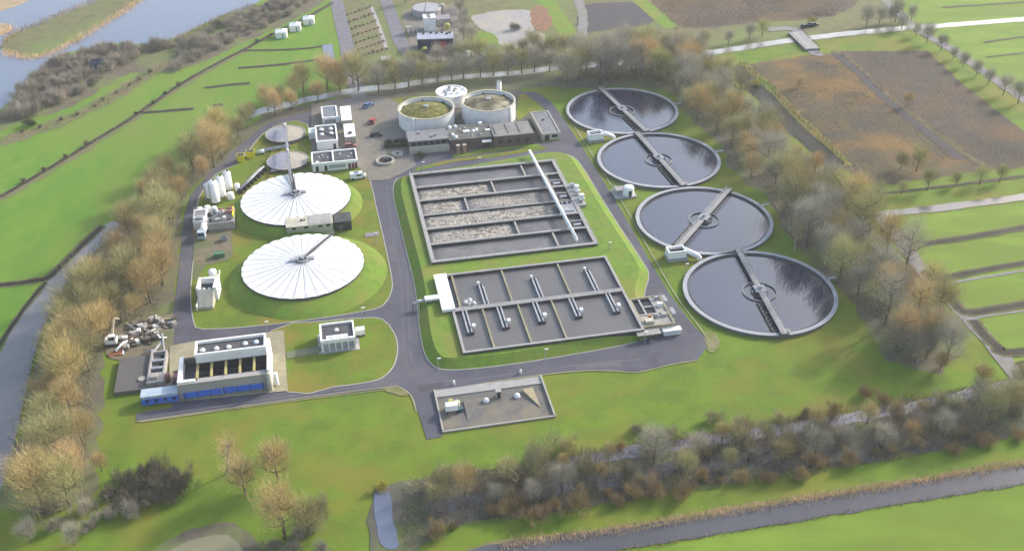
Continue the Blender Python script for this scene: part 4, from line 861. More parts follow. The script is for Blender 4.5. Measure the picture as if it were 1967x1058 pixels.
for px,R,h,lab in (((444,382),1.1,2.0,'squat white drum beside the silos nearest the machine block'),((457,366),.8,2.2,'slim white drum beside the stepped pipe rack')):
    q = G(*px); r = thing('drum_tank', q, lab, 'drum'); MB().cyl(q,R,R,.15,h,16).build('shell', white, r, True); MB().dome(q,R,h,.3,16,3).build('lid', white2, r, True)
f = F(G(400,444)); r = thing('dewatering_plant', f.o, 'grey machine block with white vessels, pink pipes and a sloping front wall', 'machinery')
MB().box(f,0,0,0,7.8,8.2,2.2).build('base_block', concrete, r); MB().box(f,-4.0,1.0,0,-.05,8.6,3.0).build('side_block', white2, r)
MB().box(f,-3.6,4.2,3.01,-.6,7.8,3.1).build('side_roof', greyroof, r); MB().box(f,.4,.5,2.21,7.3,3.6,2.3).build('deck', greyroof, r)
MB().box(f,-.04,-.3,0,7.9,-.005,2.6).build('front_wall', concrete_l, r)
for a,b,R,h,m in ((-2.6,10.2,.9,2.4,white),(-.4,10.4,.95,2.6,white),(1.6,9.8,.9,2.4,white),(2.2,6.6,.9,1.0,steel),(4.2,5.4,.7,1.1,concrete_l),(.8,5.2,.8,.8,steel_d)):
    MB().cyl(f.P(a,b),R,R,0 if b > 9 else 2.2,h if b > 9 else 2.2+h,14).dome(f.P(a,b),R,h if b > 9 else 2.2+h,.35,14,3).build('vessel', m, r, True)
for a0,b0,a1,b1,z_ in ((5,4.5,7.4,7.6,3.0),(6.2,4.2,7.6,5.8,3.4),(5.4,7.6,7.5,7.4,2.8),(1.6,7.4,4.8,7.2,3.0)): MB().tube(f.P(a0,b0,z_),f.P(a1,b1,z_),.28,.28,8).build('pipe', pink, r, True)
MB().box(f,7.2,2.6,2.21,7.6,8.1,3.2).build('yellow_guard', yellow, r); MB().box(f,-3.2,1.6,3.01,-1.0,3.6,3.8).build('hopper', steel, r)
for a,b,c_,h1,m in ((.6,1.2,.9,.9,steel_d),(2.4,1.0,1.2,.7,concrete_l),(4.6,1.4,.8,1.1,white2),(6.0,1.2,.9,.6,brick),(3.2,3.9,.7,1.5,steel),(6.4,6.4,.8,1.3,pink)): MB().box(f,a,b,2.31,a+c_,b+c_,2.3+h1).build('cabinet', m, r)
MB().rail(f.P(.2,.3,2.3),f.P(7.5,.3,2.3)).rail(f.P(-3.8,1.2,3.0),f.P(-3.8,8.4,3.0)).build('railing', steel, r)
# tanker truck
f = F(G(388,462), ANG+PI/2-.12); r = thing('tanker_truck', f.o, 'white tanker lorry with a blue windscreen parked against the machine block', 'truck')
MB().box(f,-.1,-1.1,.5,1.6,1.1,2.7).build('cab', mat('pale_cab', D(206,220,230), D(190,206,220), .6,.4), r); MB().box(f,-.16,-.95,1.5,-.103,.95,2.4).build('windscreen', mat('blue_glass', D(60,110,150), D(50,100,140), 1,.15), r)
MB().tube(f.P(1.9,0,1.75),f.P(7.0,0,1.75),1.1,1.1,18).build('tank', white2, r, True); MB().box(f,1.6,-.5,.5,7.0,.5,.7).build('chassis', steel_d, r)
for a in (.7,4.6,6.0):
    for g in (-1,1): MB().tube(f.P(a,g*.85,.48),f.P(a,g*1.1,.48),.48,.48,14).build('wheel', black, r)
# hopper house
f = F(G(376,598), ANG-.1); r = thing('sludge_hopper', f.o, 'white steel hopper house with an open dark top and a sloping front beside the road', 'hopper')
h = 4.2; t = .7
mb = MB(); mb.box(f,0,4.5,0,5.3,9.8,h*.55); mb.box(f,0,4.5,h*.55,t,9.8,h).box(f,5.3-t-.3,4.5,h*.55,5.3,9.8,h).box(f,t,9.8-t,h*.55,5.3-t-.3,9.8,h); mb.build('body', white, r)
MB().box(f,t,4.5,h*.55+.01,4.3,9.1,h*.62).build('opening', steel_d, r)
normals_out(MB().hexa([f.P(.7,.4,.1),f.P(4.6,.4,.1),f.P(4.6,4.49,.1),f.P(.7,4.49,.1)],[f.P(.9,.4,.9),f.P(4.4,.4,.9),f.P(4.6,4.49,h-.4),f.P(.7,4.49,h-.4)]).build('chute', cream, r))
for a in (1.7,3.2): MB().dome(f.P(a,5.6,h*.62),.55,0,.9,12,4).build('roller', white2, r, True)
MB().box(f,.2,.1,0,.6,4.4,1.5).build('side_rail', white2, r)
r = thing('screw_press', f.P(2.4,13,0), 'round white screw press with hoses behind the hopper house', 'machinery')
MB().cyl(f.P(2.0,11.6),1.5,1.5,0,2.2,18).build('drum', white2, r, True); MB().cyl(f.P(2.6,14.6),1.1,1.1,0,3.0,16).dome(f.P(2.6,14.6),1.1,3.0,.5,16,4).build('vessel', white, r, True)
MB().tube(f.P(.4,11,1.6),f.P(4.6,13.6,2.4),.25).tube(f.P(4.4,10.5,.6),f.P(4.4,15,2.8),.3).build('hose', cream, r, True); MB().box(f,-.8,10.4,0,.4,12,1.3).build('cabinet', steel_d, r)
def skip(px, m, lab, L2=3.2, w=1.7, h=1.3, ang=ANG):
    f = F(G(*px)+Vector((0,0,.16)), ang); r = thing('skip_container', f.o, lab, 'skip'); i = .3
    normals_out(MB().hexa([f.P(i,.1,0),f.P(L2-i,.1,0),f.P(L2-i,w-.1,0),f.P(i,w-.1,0)],[f.P(0,0,h),f.P(L2,0,h),f.P(L2,w,h),f.P(0,w,h)]).build('body', m, r))
    MB().box(f,.15,.15,h-.08,L2-.15,w-.15,h+.02).build('load', steel_d if m is not green else green, r); MB().box(f,-.06,-.06,h-.1,L2+.06,-.003,h+.05).box(f,-.06,w+.003,h-.1,L2+.06,w+.06,h+.05).build('rim', m, r)
skip((411,498),green,'green skip on the bare soil behind the hopper house'); skip((424,466),steel,'small grey skip on the soil below the machine block',2.0,1.5,1.1)
skip((456,314),yellow,'left of two bright yellow skips on the lawn edge',2.6,2.2,2.4); skip((474,306),yellow,'right of two bright yellow skips on the lawn edge',2.8,2.2,2.2)
f = F(G(493,299)); r = thing('skip_lorry_tank', f.o, 'small pale blue tank beside the yellow skips', 'tank'); MB().tube(f.P(0,.6,.9),f.P(2.6,.9,.9),.7,.7,14).build('shell', paleblue, r, True); MB().box(f,.2,.2,0,2.4,1.2,.3).build('cradle', steel_d, r)
# pipe racks leading to small tanks
f0, f1 = G(462,372,0), G(508,330,0); d = (f1-f0).normalized()
r = thing('pipe_trestle', f0, 'stepped steel pipe trestle climbing from the silos along the white tank', 'pipe rack')
MB().tube(f0+Vector((0,0,1.4)),f1+Vector((0,0,1.9)),.3,.3,8).tube(f0+Vector((-.9,-.6,1.2)),f1+Vector((-.9,-.6,1.7)),.22,.22,8).build('pipe', steel, r, True)
for k in range(8): q = f0.lerp(f1,k/7); MB().box(F(q,math.atan2(d.y,d.x)),-.15,-1.0,0,.15,.9,1.5).build('trestle_frame', steel_d, r)
for k,(p0,p1,lab) in enumerate((((500,291),(556,281),'straight grey pipes on low trestles between the two small tanks and the road'),((520,330),(558,322),'short grey pipes on low trestles below the nearer small tank'))):
    a, b = G(*p0,1.0), G(*p1,1.0); r = thing('pipe_trestle', G(*p0), lab, 'pipe rack')
    for g in range(3): MB().tube(a+Vector((0,g*.8,0)),b+Vector((0,g*.8,0)),.18,.18,6).build('pipe', steel, r)
    for g in range(4): q = a.lerp(b,g/3); MB().box(F(Vector((q.x,q.y,0)),ANG),-.1,-.3,0,.1,2,.85).build('trestle_frame', steel_d, r)
# storage heap: individual pieces
rs = random.Random(21)
hp = [(240,650),(262,642),(285,634),(308,626),(326,620),(250,664),(272,658),(296,650),(256,632),(278,626),(302,618),(240,672)]
K = 0
for (x,y) in hp:
    for j in range(6):
        px = (x+rs.uniform(-11,11), y+rs.uniform(-6,6)); kind = rs.choice(['pipe','pallet','block','timber']); a = rs.uniform(0,PI); q = F(G(*px)+Vector((0,0,.07)),a)
        if kind == 'pipe':
            R = rs.uniform(.2,.4); r = thing('spare_pipe', q.o, 'grey spare pipe lying in the storage heap beside the plant road', 'pipe', 'spare pipes in the storage heap'); L2 = rs.uniform(2.5,4.5); MB().tube(q.P(-L2/2,0,R),q.P(L2/2,0,R),R,R,12).build('barrel', rs.choice([concrete_l,steel,white2]), r, True); MB().tube(q.P(-L2/2-.02,0,R),q.P(-L2/2-.01,0,R),R*.8,R*.8,12).build('mouth', black, r)
        elif kind == 'pallet':
            hh = rs.uniform(.5,1.5); r = thing('pallet_stack', q.o, 'stack of dark wooden pallets in the storage heap beside the plant road', 'pallets', 'pallet stacks in the storage heap'); 
            mb = MB()
            for k in range(int(hh/.18)): mb.box(q,-.7+rs.uniform(-.05,.05),-.6,k*.18,.7,.6,k*.18+.12)
            mb.build('pallet', mat('old_wood', D(110,100,92), D(84,78,74), .9,.95), r)
        elif kind == 'block':
            r = thing('concrete_block', q.o, 'pale concrete block in the storage heap beside the plant road', 'block', 'concrete blocks in the storage heap'); MB().hexa([q.P(-.7,-.5),q.P(.7,-.5),q.P(.7,.5),q.P(-.7,.5)],[q.P(-.6,-.45,1.0),q.P(.65,-.4,.95),q.P(.6,.45,1.0),q.P(-.65,.4,1.05)]).build('body', rs.choice([concrete,concrete_l,white2]), r); MB().tube(q.P(-.25,0,1.0),q.P(.25,0,1.0),.06).build('lifting_eye', steel_d, r)
        else:
            r = thing('timber_bundle', q.o, 'bundle of long timbers in the storage heap beside the plant road', 'timber', 'timber bundles in the storage heap'); mb = MB()
            for k in range(6): mb.box(q,-1.8+rs.uniform(-.2,.2),-.4+(k%3)*.28,(k//3)*.26,1.8,-.16+(k%3)*.28,(k//3)*.26+.22)
            mb.build('timber', rs.choice([MATS['old_wood'],conc_tan,brick]), r)
# excavator
f = F(G(203,668), .15); r = thing('excavator', f.o, 'white excavator with its arm raised towards the storage heap', 'excavator')
for g in (0,2.0): MB().box(f,-.2,g,0,3.2,g+.55,.75).build('track', black, r)
MB().box(f,0,.2,.76,2.8,2.4,1.8).build('body', white, r); cb = MB().box(f,1.0,.2,1.81,2.6,1.4,3.0).build('cab', white, r); MB().box(f,1.1,.14,1.95,2.5,.197,2.8).build('window', glass, cb); MB().box(f,2.604,.3,1.95,2.66,1.3,2.8).build('window', glass, cb)
MB().beam(f.P(1.6,2.0,1.6),f.P(2.0,6.2,4.6),.5,.45).build('boom', cream, r); MB().beam(f.P(2.0,6.1,4.4),f.P(2.4,8.8,2.2),.4,.4).build('arm', cream, r); MB().box(F(f.P(2.4,8.9)),-.5,-.4,1.2,.5,.5,2.2).build('bucket', steel_d, r)
for k,(px,lab) in enumerate((((222,682),'orange painted frame lying farthest from the storage heap'),((236,677),'orange painted frame lying beside the pale storage blocks'))):
    q = F(G(*px), .4+k); r = thing('orange_frame', q.o, lab, 'frame'); MB().beam(q.P(-1.4,0,.1),q.P(1.4,0,.1),.25,.25).beam(q.P(-1.4,.9,.1),q.P(1.4,.9,.1),.25,.25).build('side_rail', orange, r); MB().beam(q.P(-1.2,.1,.36),q.P(-1.2,.8,.36),.2,.2).beam(q.P(1.2,.1,.36),q.P(1.2,.8,.36),.2,.2).build('cross_rail', pink, r)
# ------------------------------------------------------------------ works beyond the canal
q = G(820,27); r = thing('oval_tank', q, 'low round tank with a pale flat roof at the far works', 'tank'); MB().cyl(q,6.4,6.4,0,2.6,40).build('tank_wall', concrete, r); MB().cyl(q,6.6,6.3,2.6,3.1,40).build('roof', mat('lilac_roof', D(196,194,200), D(178,176,184), .4,.7), r); MB().beam(q+Vector((-.2,-6,3.12)),q+Vector((0,6,3.12)),.4,.3).build('walkway', steel, r)
f = F(G(816,62)); r = thing('white_tower', f.o, 'tall narrow white building with a grey skylight slot at the far works', 'building'); MB().box(f,0,0,0,5.0,5,hgt(816,62,46)+2).build('wall', white, r); zt = hgt(816,62,46)+2
MB().box(f,-.1,-.1,zt,5.1,5.1,zt+.3).build('roof', white, r); MB().box(f,1.6,.5,zt+.31,3.0,4.5,zt+.5).build('skylight', greyroof, r)
f = F(G(803,98), ANG-.14); r = thing('works_hall', f.o, 'dark blue fronted hall with a pale flat roof at the far works', 'building'); MB().box(f,0,0,0,14.5,7.0,4.6).build('wall', navy, r); MB().box(f,-.2,-.2,4.6,14.7,7.2,5.0).build('roof', mat('pale_metal_roof', D(192,198,214), D(176,182,198), .5,.6), r)
for a,b in ((2,5.5),(5,6),(7.4,5.6),(9.6,6),(11.6,4.6),(12.8,5.6)): MB().box(f,a,b,5.01,a+.9,b+.8,5.6).build('roof_vent', black, r)
MB().box(f,8.6,-.08,.05,11.8,-.003,3.6).build('red_door', red, r)
f = F(G(840,50)); r = thing('works_shed', f.o, 'grey roofed shed to the right of the white tower', 'shed'); MB().box(f,0,0,0,6,6,2.5).build('wall', concrete, r); MB().box(f,-.1,-.1,2.5,6.1,6.1,2.75).build('roof', mat('lilac_grey', D(170,164,172), D(154,150,158), .4,.8), r)
f = F(G(779,66), ANG-.2); r = thing('loading_platform', f.o, 'pale raised platform on legs at the roadside end of the far works', 'platform'); MB().box(f,0,0,2.6,6.4,2.0,2.9).build('deck', concrete_l, r)
for a in (.3,2.2,4.2,6.0): MB().tube(f.P(a,.3,0),f.P(a,.3,2.6),.15).build('leg', steel_d, r)
q = G(816,102); r = thing('yellow_buoy_tank', q, 'small round yellow tank in front of the dark blue hall', 'tank'); MB().cyl(q,1.3,1.3,0,1.8,16).build('base', navy, r); MB().dome(q,1.2,1.8,.9,16,5).build('dome', mat('buoy_yellow', D(222,216,110), D(206,200,100), .8,.6), r, True)
q = G(859,56); r = thing('lime_tank', q, 'small pale yellow domed tank at the corner of the far works', 'tank'); MB().cyl(q,1.2,1.2,0,2.0,16).build('shell', MATS['pale_yellow'], r); MB().dome(q,1.2,2.0,.6,16,4).build('dome', MATS['pale_yellow'], r, True)
q = G(850,24); r = thing('lime_tank', q, 'cream upright tank beside the low round tank at the far works', 'tank'); MB().cyl(q,1.2,1.2,0,3.4,16).build('shell', cream, r); MB().dome(q,1.2,3.4,.5,16,4).build('dome', cream, r, True)
car((893,107),2.4,white,'white van parked with its nose to the trees beyond the canal',5.4,2.1,1.7,True,'van',z=.05); car((905,106),1.5,cream,'cream car parked beside the white van beyond the canal',4.4,z=.05); car((921,110),.1,darkpaint,'dark car parked under the trees beyond the canal',4.6,z=.05)
car((839,101),.1,red,'red car parked before the dark blue hall',4.4,z=.07)
f = F(G(736,128),.3); r = thing('pale_shed', f.o, 'small pale grey shed at the end of the road beyond the canal', 'shed'); MB().box(f,0,0,0,3.6,4.5,2.2).build('wall', concrete, r); MB().box(f,-.1,-.1,2.2,3.7,4.6,2.4).build('roof', MATS['lilac_roof'], r)
# barrier post by the gate
q = G(686,176); r = thing('gate_post', q, 'thin white gate post where the access road meets the canal', 'post'); MB().tube(q,q+Vector((0,0,hgt(686,176,157))),.22).build('post', white, r); MB().box(F(q),-.35,-.35,0,.35,.35,.3).build('foot', concrete, r)
# white cabins in the pasture
for px,lab in (((530,75),'nearest of three white cabins on the pasture ditch'),((557,62),'middle of three white cabins on the pasture ditch'),((583,49),'farthest of three white cabins on the pasture ditch')):
    f = F(G(*px),.1); r = thing('white_cabin', f.o, lab, 'cabin', 'white cabins on the pasture'); MB().box(f,0,0,0,4.6,4.4,2.6).build('wall', white, r)
    c = f.P(2.3,2.2,3.7); b4 = [f.P(-.2,-.2,2.6),f.P(4.8,-.2,2.6),f.P(4.8,4.6,2.6),f.P(-.2,4.6,2.6)]; MB().add(b4+[c],[(0,1,4),(1,2,4),(2,3,4),(3,0,4)]).build('roof', white, r)
    MB().box(f,2.6,-.04,.1,3.3,-.003,2.0).build('door', steel, r); MB().cyl(f.P(2.6,1.9),.2,.2,3.4,4.0,8).build('vent', steel_d, r)
# boathouse in the thicket
f = F(G(178,136),.1); r = thing('boathouse', f.o, 'small white boathouse with a dark pitched roof hidden in the lakeside thicket', 'hut'); MB().box(f,0,0,0,7.5,4.5,2.3).build('wall', white2, r)
MB().add([f.P(-.3,-.4,2.2),f.P(7.8,-.4,2.2),f.P(7.8,2.25,4.0),f.P(-.3,2.25,4.0),f.P(7.8,4.9,2.2),f.P(-.3,4.9,2.2)],[(0,1,2,3),(3,2,4,5)]).build('roof', navy, r); MB().box(f,1,-.05,.3,2.2,-.003,2.0).box(f,4.5,-.05,.9,6,-.003,1.9).build('window', glass, r)
# canal bridge
a, b = G(1527,66), G(1560,98); d = (b-a).normalized(); s = Vector((-d.y,d.x,0)); r = thing('canal_bridge', a, 'small grey concrete road bridge over the straight canal', 'bridge')
MB().beam(a+Vector((0,0,.5)),b+Vector((0,0,.5)),6.0,.5).build('deck', concrete, r)
for g in (-1,1): MB().rail(a+s*g*2.8+Vector((0,0,1)),b+s*g*2.8+Vector((0,0,1)),1.0,2,.06).build('railing', steel_d if g > 0 else steel, r)
MB().beam(a+Vector((0,0,-.1)),a+d*1.0+Vector((0,0,-.1)),6.4,.6).build('abutment', concrete_d, r); MB().beam(b-d*1.0+Vector((0,0,-.1)),b+Vector((0,0,-.1)),6.4,.6).build('abutment', concrete_d, r)
strip('bridge_road', [(1475,58),(1510,55),(1535,62),(1562,100),(1580,104)], 4.5, .12, gravel, 4, .2)
# lamp posts
lp = [((806,612),577,'beside the pipe rack at the plant road'),((842,711),689,'on the curved kerb corner of the basins'),((1047,693),673,'on the bank below the settling basin'),((513,640),625,'at the rear corner of the filter building'),((697,613),599,'beside the lawn with the small switch house'),((1238,660),640,'in front of the sump platform'),((1169,490),466,'on the bank between the two basins'),((723,470),448,'beside the cream pump building'),((1316,528),508,'beside the chute between the nearest settling tanks'),((813,336),312,'at the corner of the foaming basin nearest the service building'),((920,322),304,'behind the middle of the foaming basin'),((448,745),728,'in front of the blue panels')]
for px,ty,where in lp:
    q = G(*px); h = max(3.5,hgt(px[0],px[1],ty)); r = thing('lamp_post', q, 'slim pale lamp post '+where, 'lamp post', 'slim lamp posts around the plant')
    MB().tube(q,q+Vector((0,0,h)),.11,.07,8).build('pole', steel, r); MB().beam(q+Vector((-.1,0,h)),q+Vector((.8,.1,h)),.3,.14).build('lamp_head', white2, r); MB().cyl(q,.22,.22,0,.3,8).build('base', concrete, r)
# ------------------------------------------------------------------ trees
rt = random.Random(11)
def rvec(s=1.0): return Vector((rt.gauss(0,s), rt.gauss(0,s), rt.gauss(0,s)))
def make_tree(hue, h, rad, n, base=.25, birch=False, lean=0.0, twig=.021, spread=1.0):
    """bare winter tree: trunk with limbs, and a crown of fine twigs"""
    root = thing('bare_tree', (0,0,-900), 'bare tree', 'tree')
    tr = MB(); pts = [Vector((0,0,-900))]
    k = 5
    for i in range(1,k+1): pts.append(Vector((lean*h*i/k+rt.uniform(-.15,.15), rt.uniform(-.15,.15), -900+h*.8*i/k)))
    r0 = h*.02+.05
    for i in range(k): tr.tube(pts[i],pts[i+1],r0*(1-i/(k+.6)),r0*(1-(i+1)/(k+.6)),6,caps=False)
    tips = []
    nl = 11
    for i in range(nl):
        t = base+(.95-base)*(i+.5)/nl; ii = min(k-1,int(t*k)); p = pts[ii].lerp(pts[ii+1],t*k-ii)
        a = i*2.4+rt.uniform(-.4,.4); L_ = rad*(1.05-.45*t)*rt.uniform(.75,1.1)*spread; up = L_*rt.uniform(.45,1.0)
        e = p+Vector((math.cos(a)*L_,math.sin(a)*L_,up)); e.z = min(e.z,-900+h*.98); mdl = p.lerp(e,.5)+Vector((0,0,-.12*L_))
        tr.tube(p,mdl,.12,.08,4,caps=False); tr.tube(mdl,e,.08,.03,4,caps=False); tips += [mdl, mdl.lerp(e,.5), e, e]
        for q in range(2):
            e2 = mdl+Vector((math.cos(a+rt.choice((-.8,.8)))*L_*.5,math.sin(a+rt.choice((-.8,.8)))*L_*.5,up*.6)); tr.tube(mdl,e2,.045,.02,3,caps=False); tips.append(e2)
    tips += [pts[-1], pts[-1]+Vector((0,0,h*.12)), pts[-2]]
    tr.build('trunk', birchbark if birch else bark, root)
    cr = MB(); vs = []; top = pts[-1]
    for i in range(n):
        t = rt.choice(tips); q = t.lerp(Vector((top.x,top.y,t.z)), rt.random()**2*.8); p = q+rvec(.75 if rad < 4 else .9); p.z += rt.uniform(-.5,.4)
        d = Vector((p.x-top.x*.5,p.y,0)); d = d.normalized()*rt.uniform(.1,.6)+rvec(.26)+Vector((0,0,.85)); d.normalize()
        L_ = rt.uniform(.7,2.1); w = d.cross(rvec(1)).normalized()*twig*rt.uniform(.6,1.3)
        vs += [p-w,p+w,p+d*L_]
    cr.v = vs; cr.f = [(3*i,3*i+1,3*i+2) for i in range(n)]; cr.m = [0]*n
    cr.build('crown', TW[hue] if isinstance(hue,str) else hue, root)
    return root
def make_bush(m, h, rad, n, name='shrub', twig=.03):
    root = thing(name, (0,0,-900), 'shrub', 'shrub')
    st = MB()
    for i in range(5): a = i*1.3; st.tube(Vector((0,0,-900)),Vector((math.cos(a)*rad*.5,math.sin(a)*rad*.5,-900+h*.6)),.05,.02,4,caps=False)
    st.build('stem', bark, root)
    cr = MB(); vs = []; cl_ = [Vector((rt.gauss(0,rad*.5),rt.gauss(0,rad*.5),h*rt.uniform(.1,.65)-900)) for i in range(14)]
    for i in range(n):
        p = rt.choice(cl_)+rvec(rad*.24); p.z = max(p.z,-899.9); d = (p-Vector((0,0,-900-.3*h))).normalized()*.5+rvec(.25)+Vector((0,0,.7)); d.normalize()
        w = d.cross(rvec(1)).normalized()*twig*rt.uniform(.6,1.3); vs += [p-w,p+w,p+d*rt.uniform(.4,.55*h+.3)]
    cr.v = vs; cr.f = [(3*i,3*i+1,3*i+2) for i in range(n)]; cr.m = [0]*n
    cr.build('foliage', m, root); return root
PROTO = {}; USED = set()
def proto(kind, v):
    if (kind,v) not in PROTO:
        if kind in TW:
            hh, rr = ((9.5,3.6),(11,4.2),(8,3.2))[v]; PROTO[(kind,v)] = make_tree(kind, hh, rr, (3500,4300,2800)[v])
        elif kind == 'tall': PROTO[(kind,v)] = make_tree(('olive','grey brown','tan')[v], 13.5, 3.2, 2400, .35)
        elif kind == 'birch': PROTO[(kind,v)] = make_tree('orange brown', 10.5, 2.0, 900, .4, True, (.0,.16,-.05)[v], spread=.8)
        elif kind == 'bush_orange': PROTO[(kind,v)] = make_bush(br_, (2.6,3.4,2.0)[v], (1.7,2.0,1.4)[v], 1500)
        elif kind == 'bush_grey': PROTO[(kind,v)] = make_bush(bg_, (3.0,3.8,2.4)[v], (2.1,2.5,1.7)[v], 1700)
        elif kind == 'bush_olive': PROTO[(kind,v)] = make_bush(bo_, (3.2,4.2,2.6)[v], (2.1,2.6,1.8)[v], 1800)
        elif kind == 'bush_dark': PROTO[(kind,v)] = make_bush(bushdark, (2.6,3.4,2.0)[v], (2.2,2.6,1.6)[v], 1700)
        elif kind == 'bush_yellow': PROTO[(kind,v)] = make_bush(bushyellow, (1.6,2.4,1.3)[v], (1.2,1.6,.9)[v], 700)
        elif kind == 'bush_green': PROTO[(kind,v)] = make_bush(hedgegreen, (1.8,2.2,1.4)[v], (1.5,1.9,1.2)[v], 1200)
        elif kind == 'bush_small': PROTO[(kind,v)] = make_bush(bushdark, (1.3,1.7,1.0)[v], (.7,.9,.55)[v], 260)
    return PROTO[(kind,v)]
NT = 0
from collections import Counter
CNT = Counter()
def plant(kind, p, label, cat, group, scale=1.0, v=None):
    global NT
    v = rt.randrange(3) if v is None else v; pr = proto(kind, v)
    if (kind,v) in USED: o = copy_tree(pr)
    else: o = pr; USED.add((kind,v))
    o.location = (p.x,p.y,p.z); o.rotation_euler = (0,0,rt.uniform(0,2*PI) if kind != 'birch' else rt.uniform(-.3,.3)); s = scale*rt.uniform(.85,1.15); o.scale = (s,s,s*rt.uniform(.92,1.1))
    tag(o, label, cat, group); NT += 1; CNT[cat] += 1; return o
def inside(p, poly):
    c = False; n = len(poly)
    for i in range(n):
        a, b = poly[i], poly[i-1]
        if (a.y > p.y) != (b.y > p.y) and p.x < (b.x-a.x)*(p.y-a.y)/(b.y-a.y)+a.x: c = not c
    return c
ALLP = []
def scatter(px, dist, maxn=999):
    poly = GG(px); x0,x1 = min(p.x for p in poly), max(p.x for p in poly); y0,y1 = min(p.y for p in poly), max(p.y for p in poly); out = []
    for _ in range(9000):
        p = Vector((rt.uniform(x0,x1),rt.uniform(y0,y1),0))
        if inside(p,poly) and all((p-q).length > dist for q in out): out.append(p)
        if len(out) >= maxn: break
    return out
def along(px, step, jit=.8):
    pts = GG(smooth(px,4,False)); out = []; acc = 0
    for a, b in zip(pts,pts[1:]):
        L_ = (b-a).length; t = step-acc
        while t < L_: out.append(a.lerp(b,t/L_)+Vector((rt.uniform(-jit,jit),rt.uniform(-jit,jit),0))); t += step
        acc = (acc+L_) % step
    return out
def wood(px, dist, hues, where, group, scale=1.0, tall=0):
    for p in scatter(px, dist):
        hue = rt.choice(hues); sc2 = scale*rt.choice((.72,.85,1,1,1.1,1.25))
        if rt.random() < tall:
            plant('tall', p, 'tall narrow bare tree '+where, 'tree', group+', tall ones', scale)
        else: plant(hue, p, ('bare %s tree ' % hue)+where, 'tree', group+', '+hue+' ones', sc2)
left_belt = [(478,266),(440,296),(398,336),(352,385),(326,450),(317,520),(308,600),(215,628),(190,690),(178,760),(168,880),(150,935),(88,935),(66,900),(86,775),(112,665),(168,590),(218,515),(262,445),(300,378),(345,330),(400,290),(435,262)]
wood(left_belt, 5.5, ['tan','olive','orange brown','tan','olive','tan','olive'], 'in the belt between the grey canal and the plant road', 'trees between the grey canal and the plant road', 1.06, .04)
wood([(470,252),(505,232),(600,206),(660,186),(690,178),(686,160),(600,172),(520,200),(478,226)], 6.0, ['orange brown','tan','olive'], 'in the row behind the round grey tanks', 'trees behind the round grey tanks', .95)
for p in along([(702,180),(763,172),(854,158),(950,147),(1060,138)], 5.6): plant(rt.choice(('olive','grey brown')), p, 'bare tree in the line on the near canal bank behind the digesters', 'tree', 'trees on the canal bank behind the digesters', .98)
for p in along([(700,152),(780,142),(870,128),(960,118),(1060,108),(1130,98)], 5.8, 1.6): plant(rt.choice(('olive','grey brown','olive')), p, 'bare tree in the line on the far bank of the straight canal', 'tree', 'trees on the far canal bank', .92)
right_belt = [(1080,164),(1285,158),(1312,196),(1330,232),(1398,275),(1412,318),(1494,382),(1512,432),(1556,488),(1606,540),(1648,596),(1690,614),(1708,668),(1790,690),(1805,620),(1770,560),(1705,480),(1665,432),(1612,376),(1528,305),(1455,244),(1385,165),(1330,112),(1200,122),(1085,140)]
wood(right_belt, 6.5, ['grey brown','olive','grey brown','olive','grey brown','tan','grey brown','olive','orange brown'], 'in the wide belt beyond the round settling tanks', 'trees beyond the round settling tanks', 1.22, .1)
wood([(1085,166),(1290,158),(1315,178),(1340,120),(1200,124),(1090,142)], 8.5, ['grey brown','olive'], 'in the wide belt beyond the round settling tanks', 'trees beyond the round settling tanks', 1.1)
wood([(1706,640),(1795,640),(1815,700),(1720,690)], 4.0, ['grey brown'], 'in the thick clump at the lawn end of the belt', 'clump at the end of the belt', .8)
q = G(1525,482); plant('birch', q, 'slender pale trunked tree with an orange top in front of the right belt', 'tree', None, 1.0, 0)
q = G(1762,700); plant('birch', q, 'slim tree beside the dark clump at the belt end', 'tree', None, .7, 2)
# single trees on the south lawn
for px,kind,sc_,v,lab in (((436,908),'birch',1.15,1,'leaning bare tree with a white trunk on the south lawn'),((472,950),'orange brown',1.15,2,'bare tree with an orange tinged crown behind the leaning white trunk'),((535,925),'tan',1.2,2,'pale round crowned bare tree beside the orange tinged tree'),((548,1032),'tan',1.35,0,'broad tan bare tree nearest the round pond'),((592,1025),'olive',1.0,2,'bare olive tree standing beside the broad tan tree near the pond'),((85,985),'tan',1.35,1,'bare tan tree nearest the viewer at the foot of the belt'),((135,972),'olive',1.2,0,'bare olive tree at the foot of the belt near the dark bushes'),((60,1040),'grey brown',.7,2,'bare grey tree in the corner below the belt'),((145,1045),'grey brown',.6,2,'low grey tree between the corner tree and the dark bushes'),((1805,712),'tan',.75,2,'bare tree between the belt end and the field path'),((1880,745),'tan',.7,0,'bare tree beside the field path where the marsh begins'),((1945,790),'orange brown',.7,0,'bare tree at the road side end of the marsh'),((1760,330),'olive',.8,0,'pale olive tree standing alone in the brown reed field'),((1742,205),'tan',.6,2,'small pale tree in the far brown reed field'),((1730,325),'olive',.75,2,'second pale olive tree beside the lone one in the brown reed field'),((1535,168),'orange brown',.45,2,'small rusty tree at the top of the brown reed field'),((196,905),'orange brown',.6,2,'small rusty tree on the lawn edge of the belt')):
    plant(kind, G(*px), lab, 'tree', None, sc_, v)
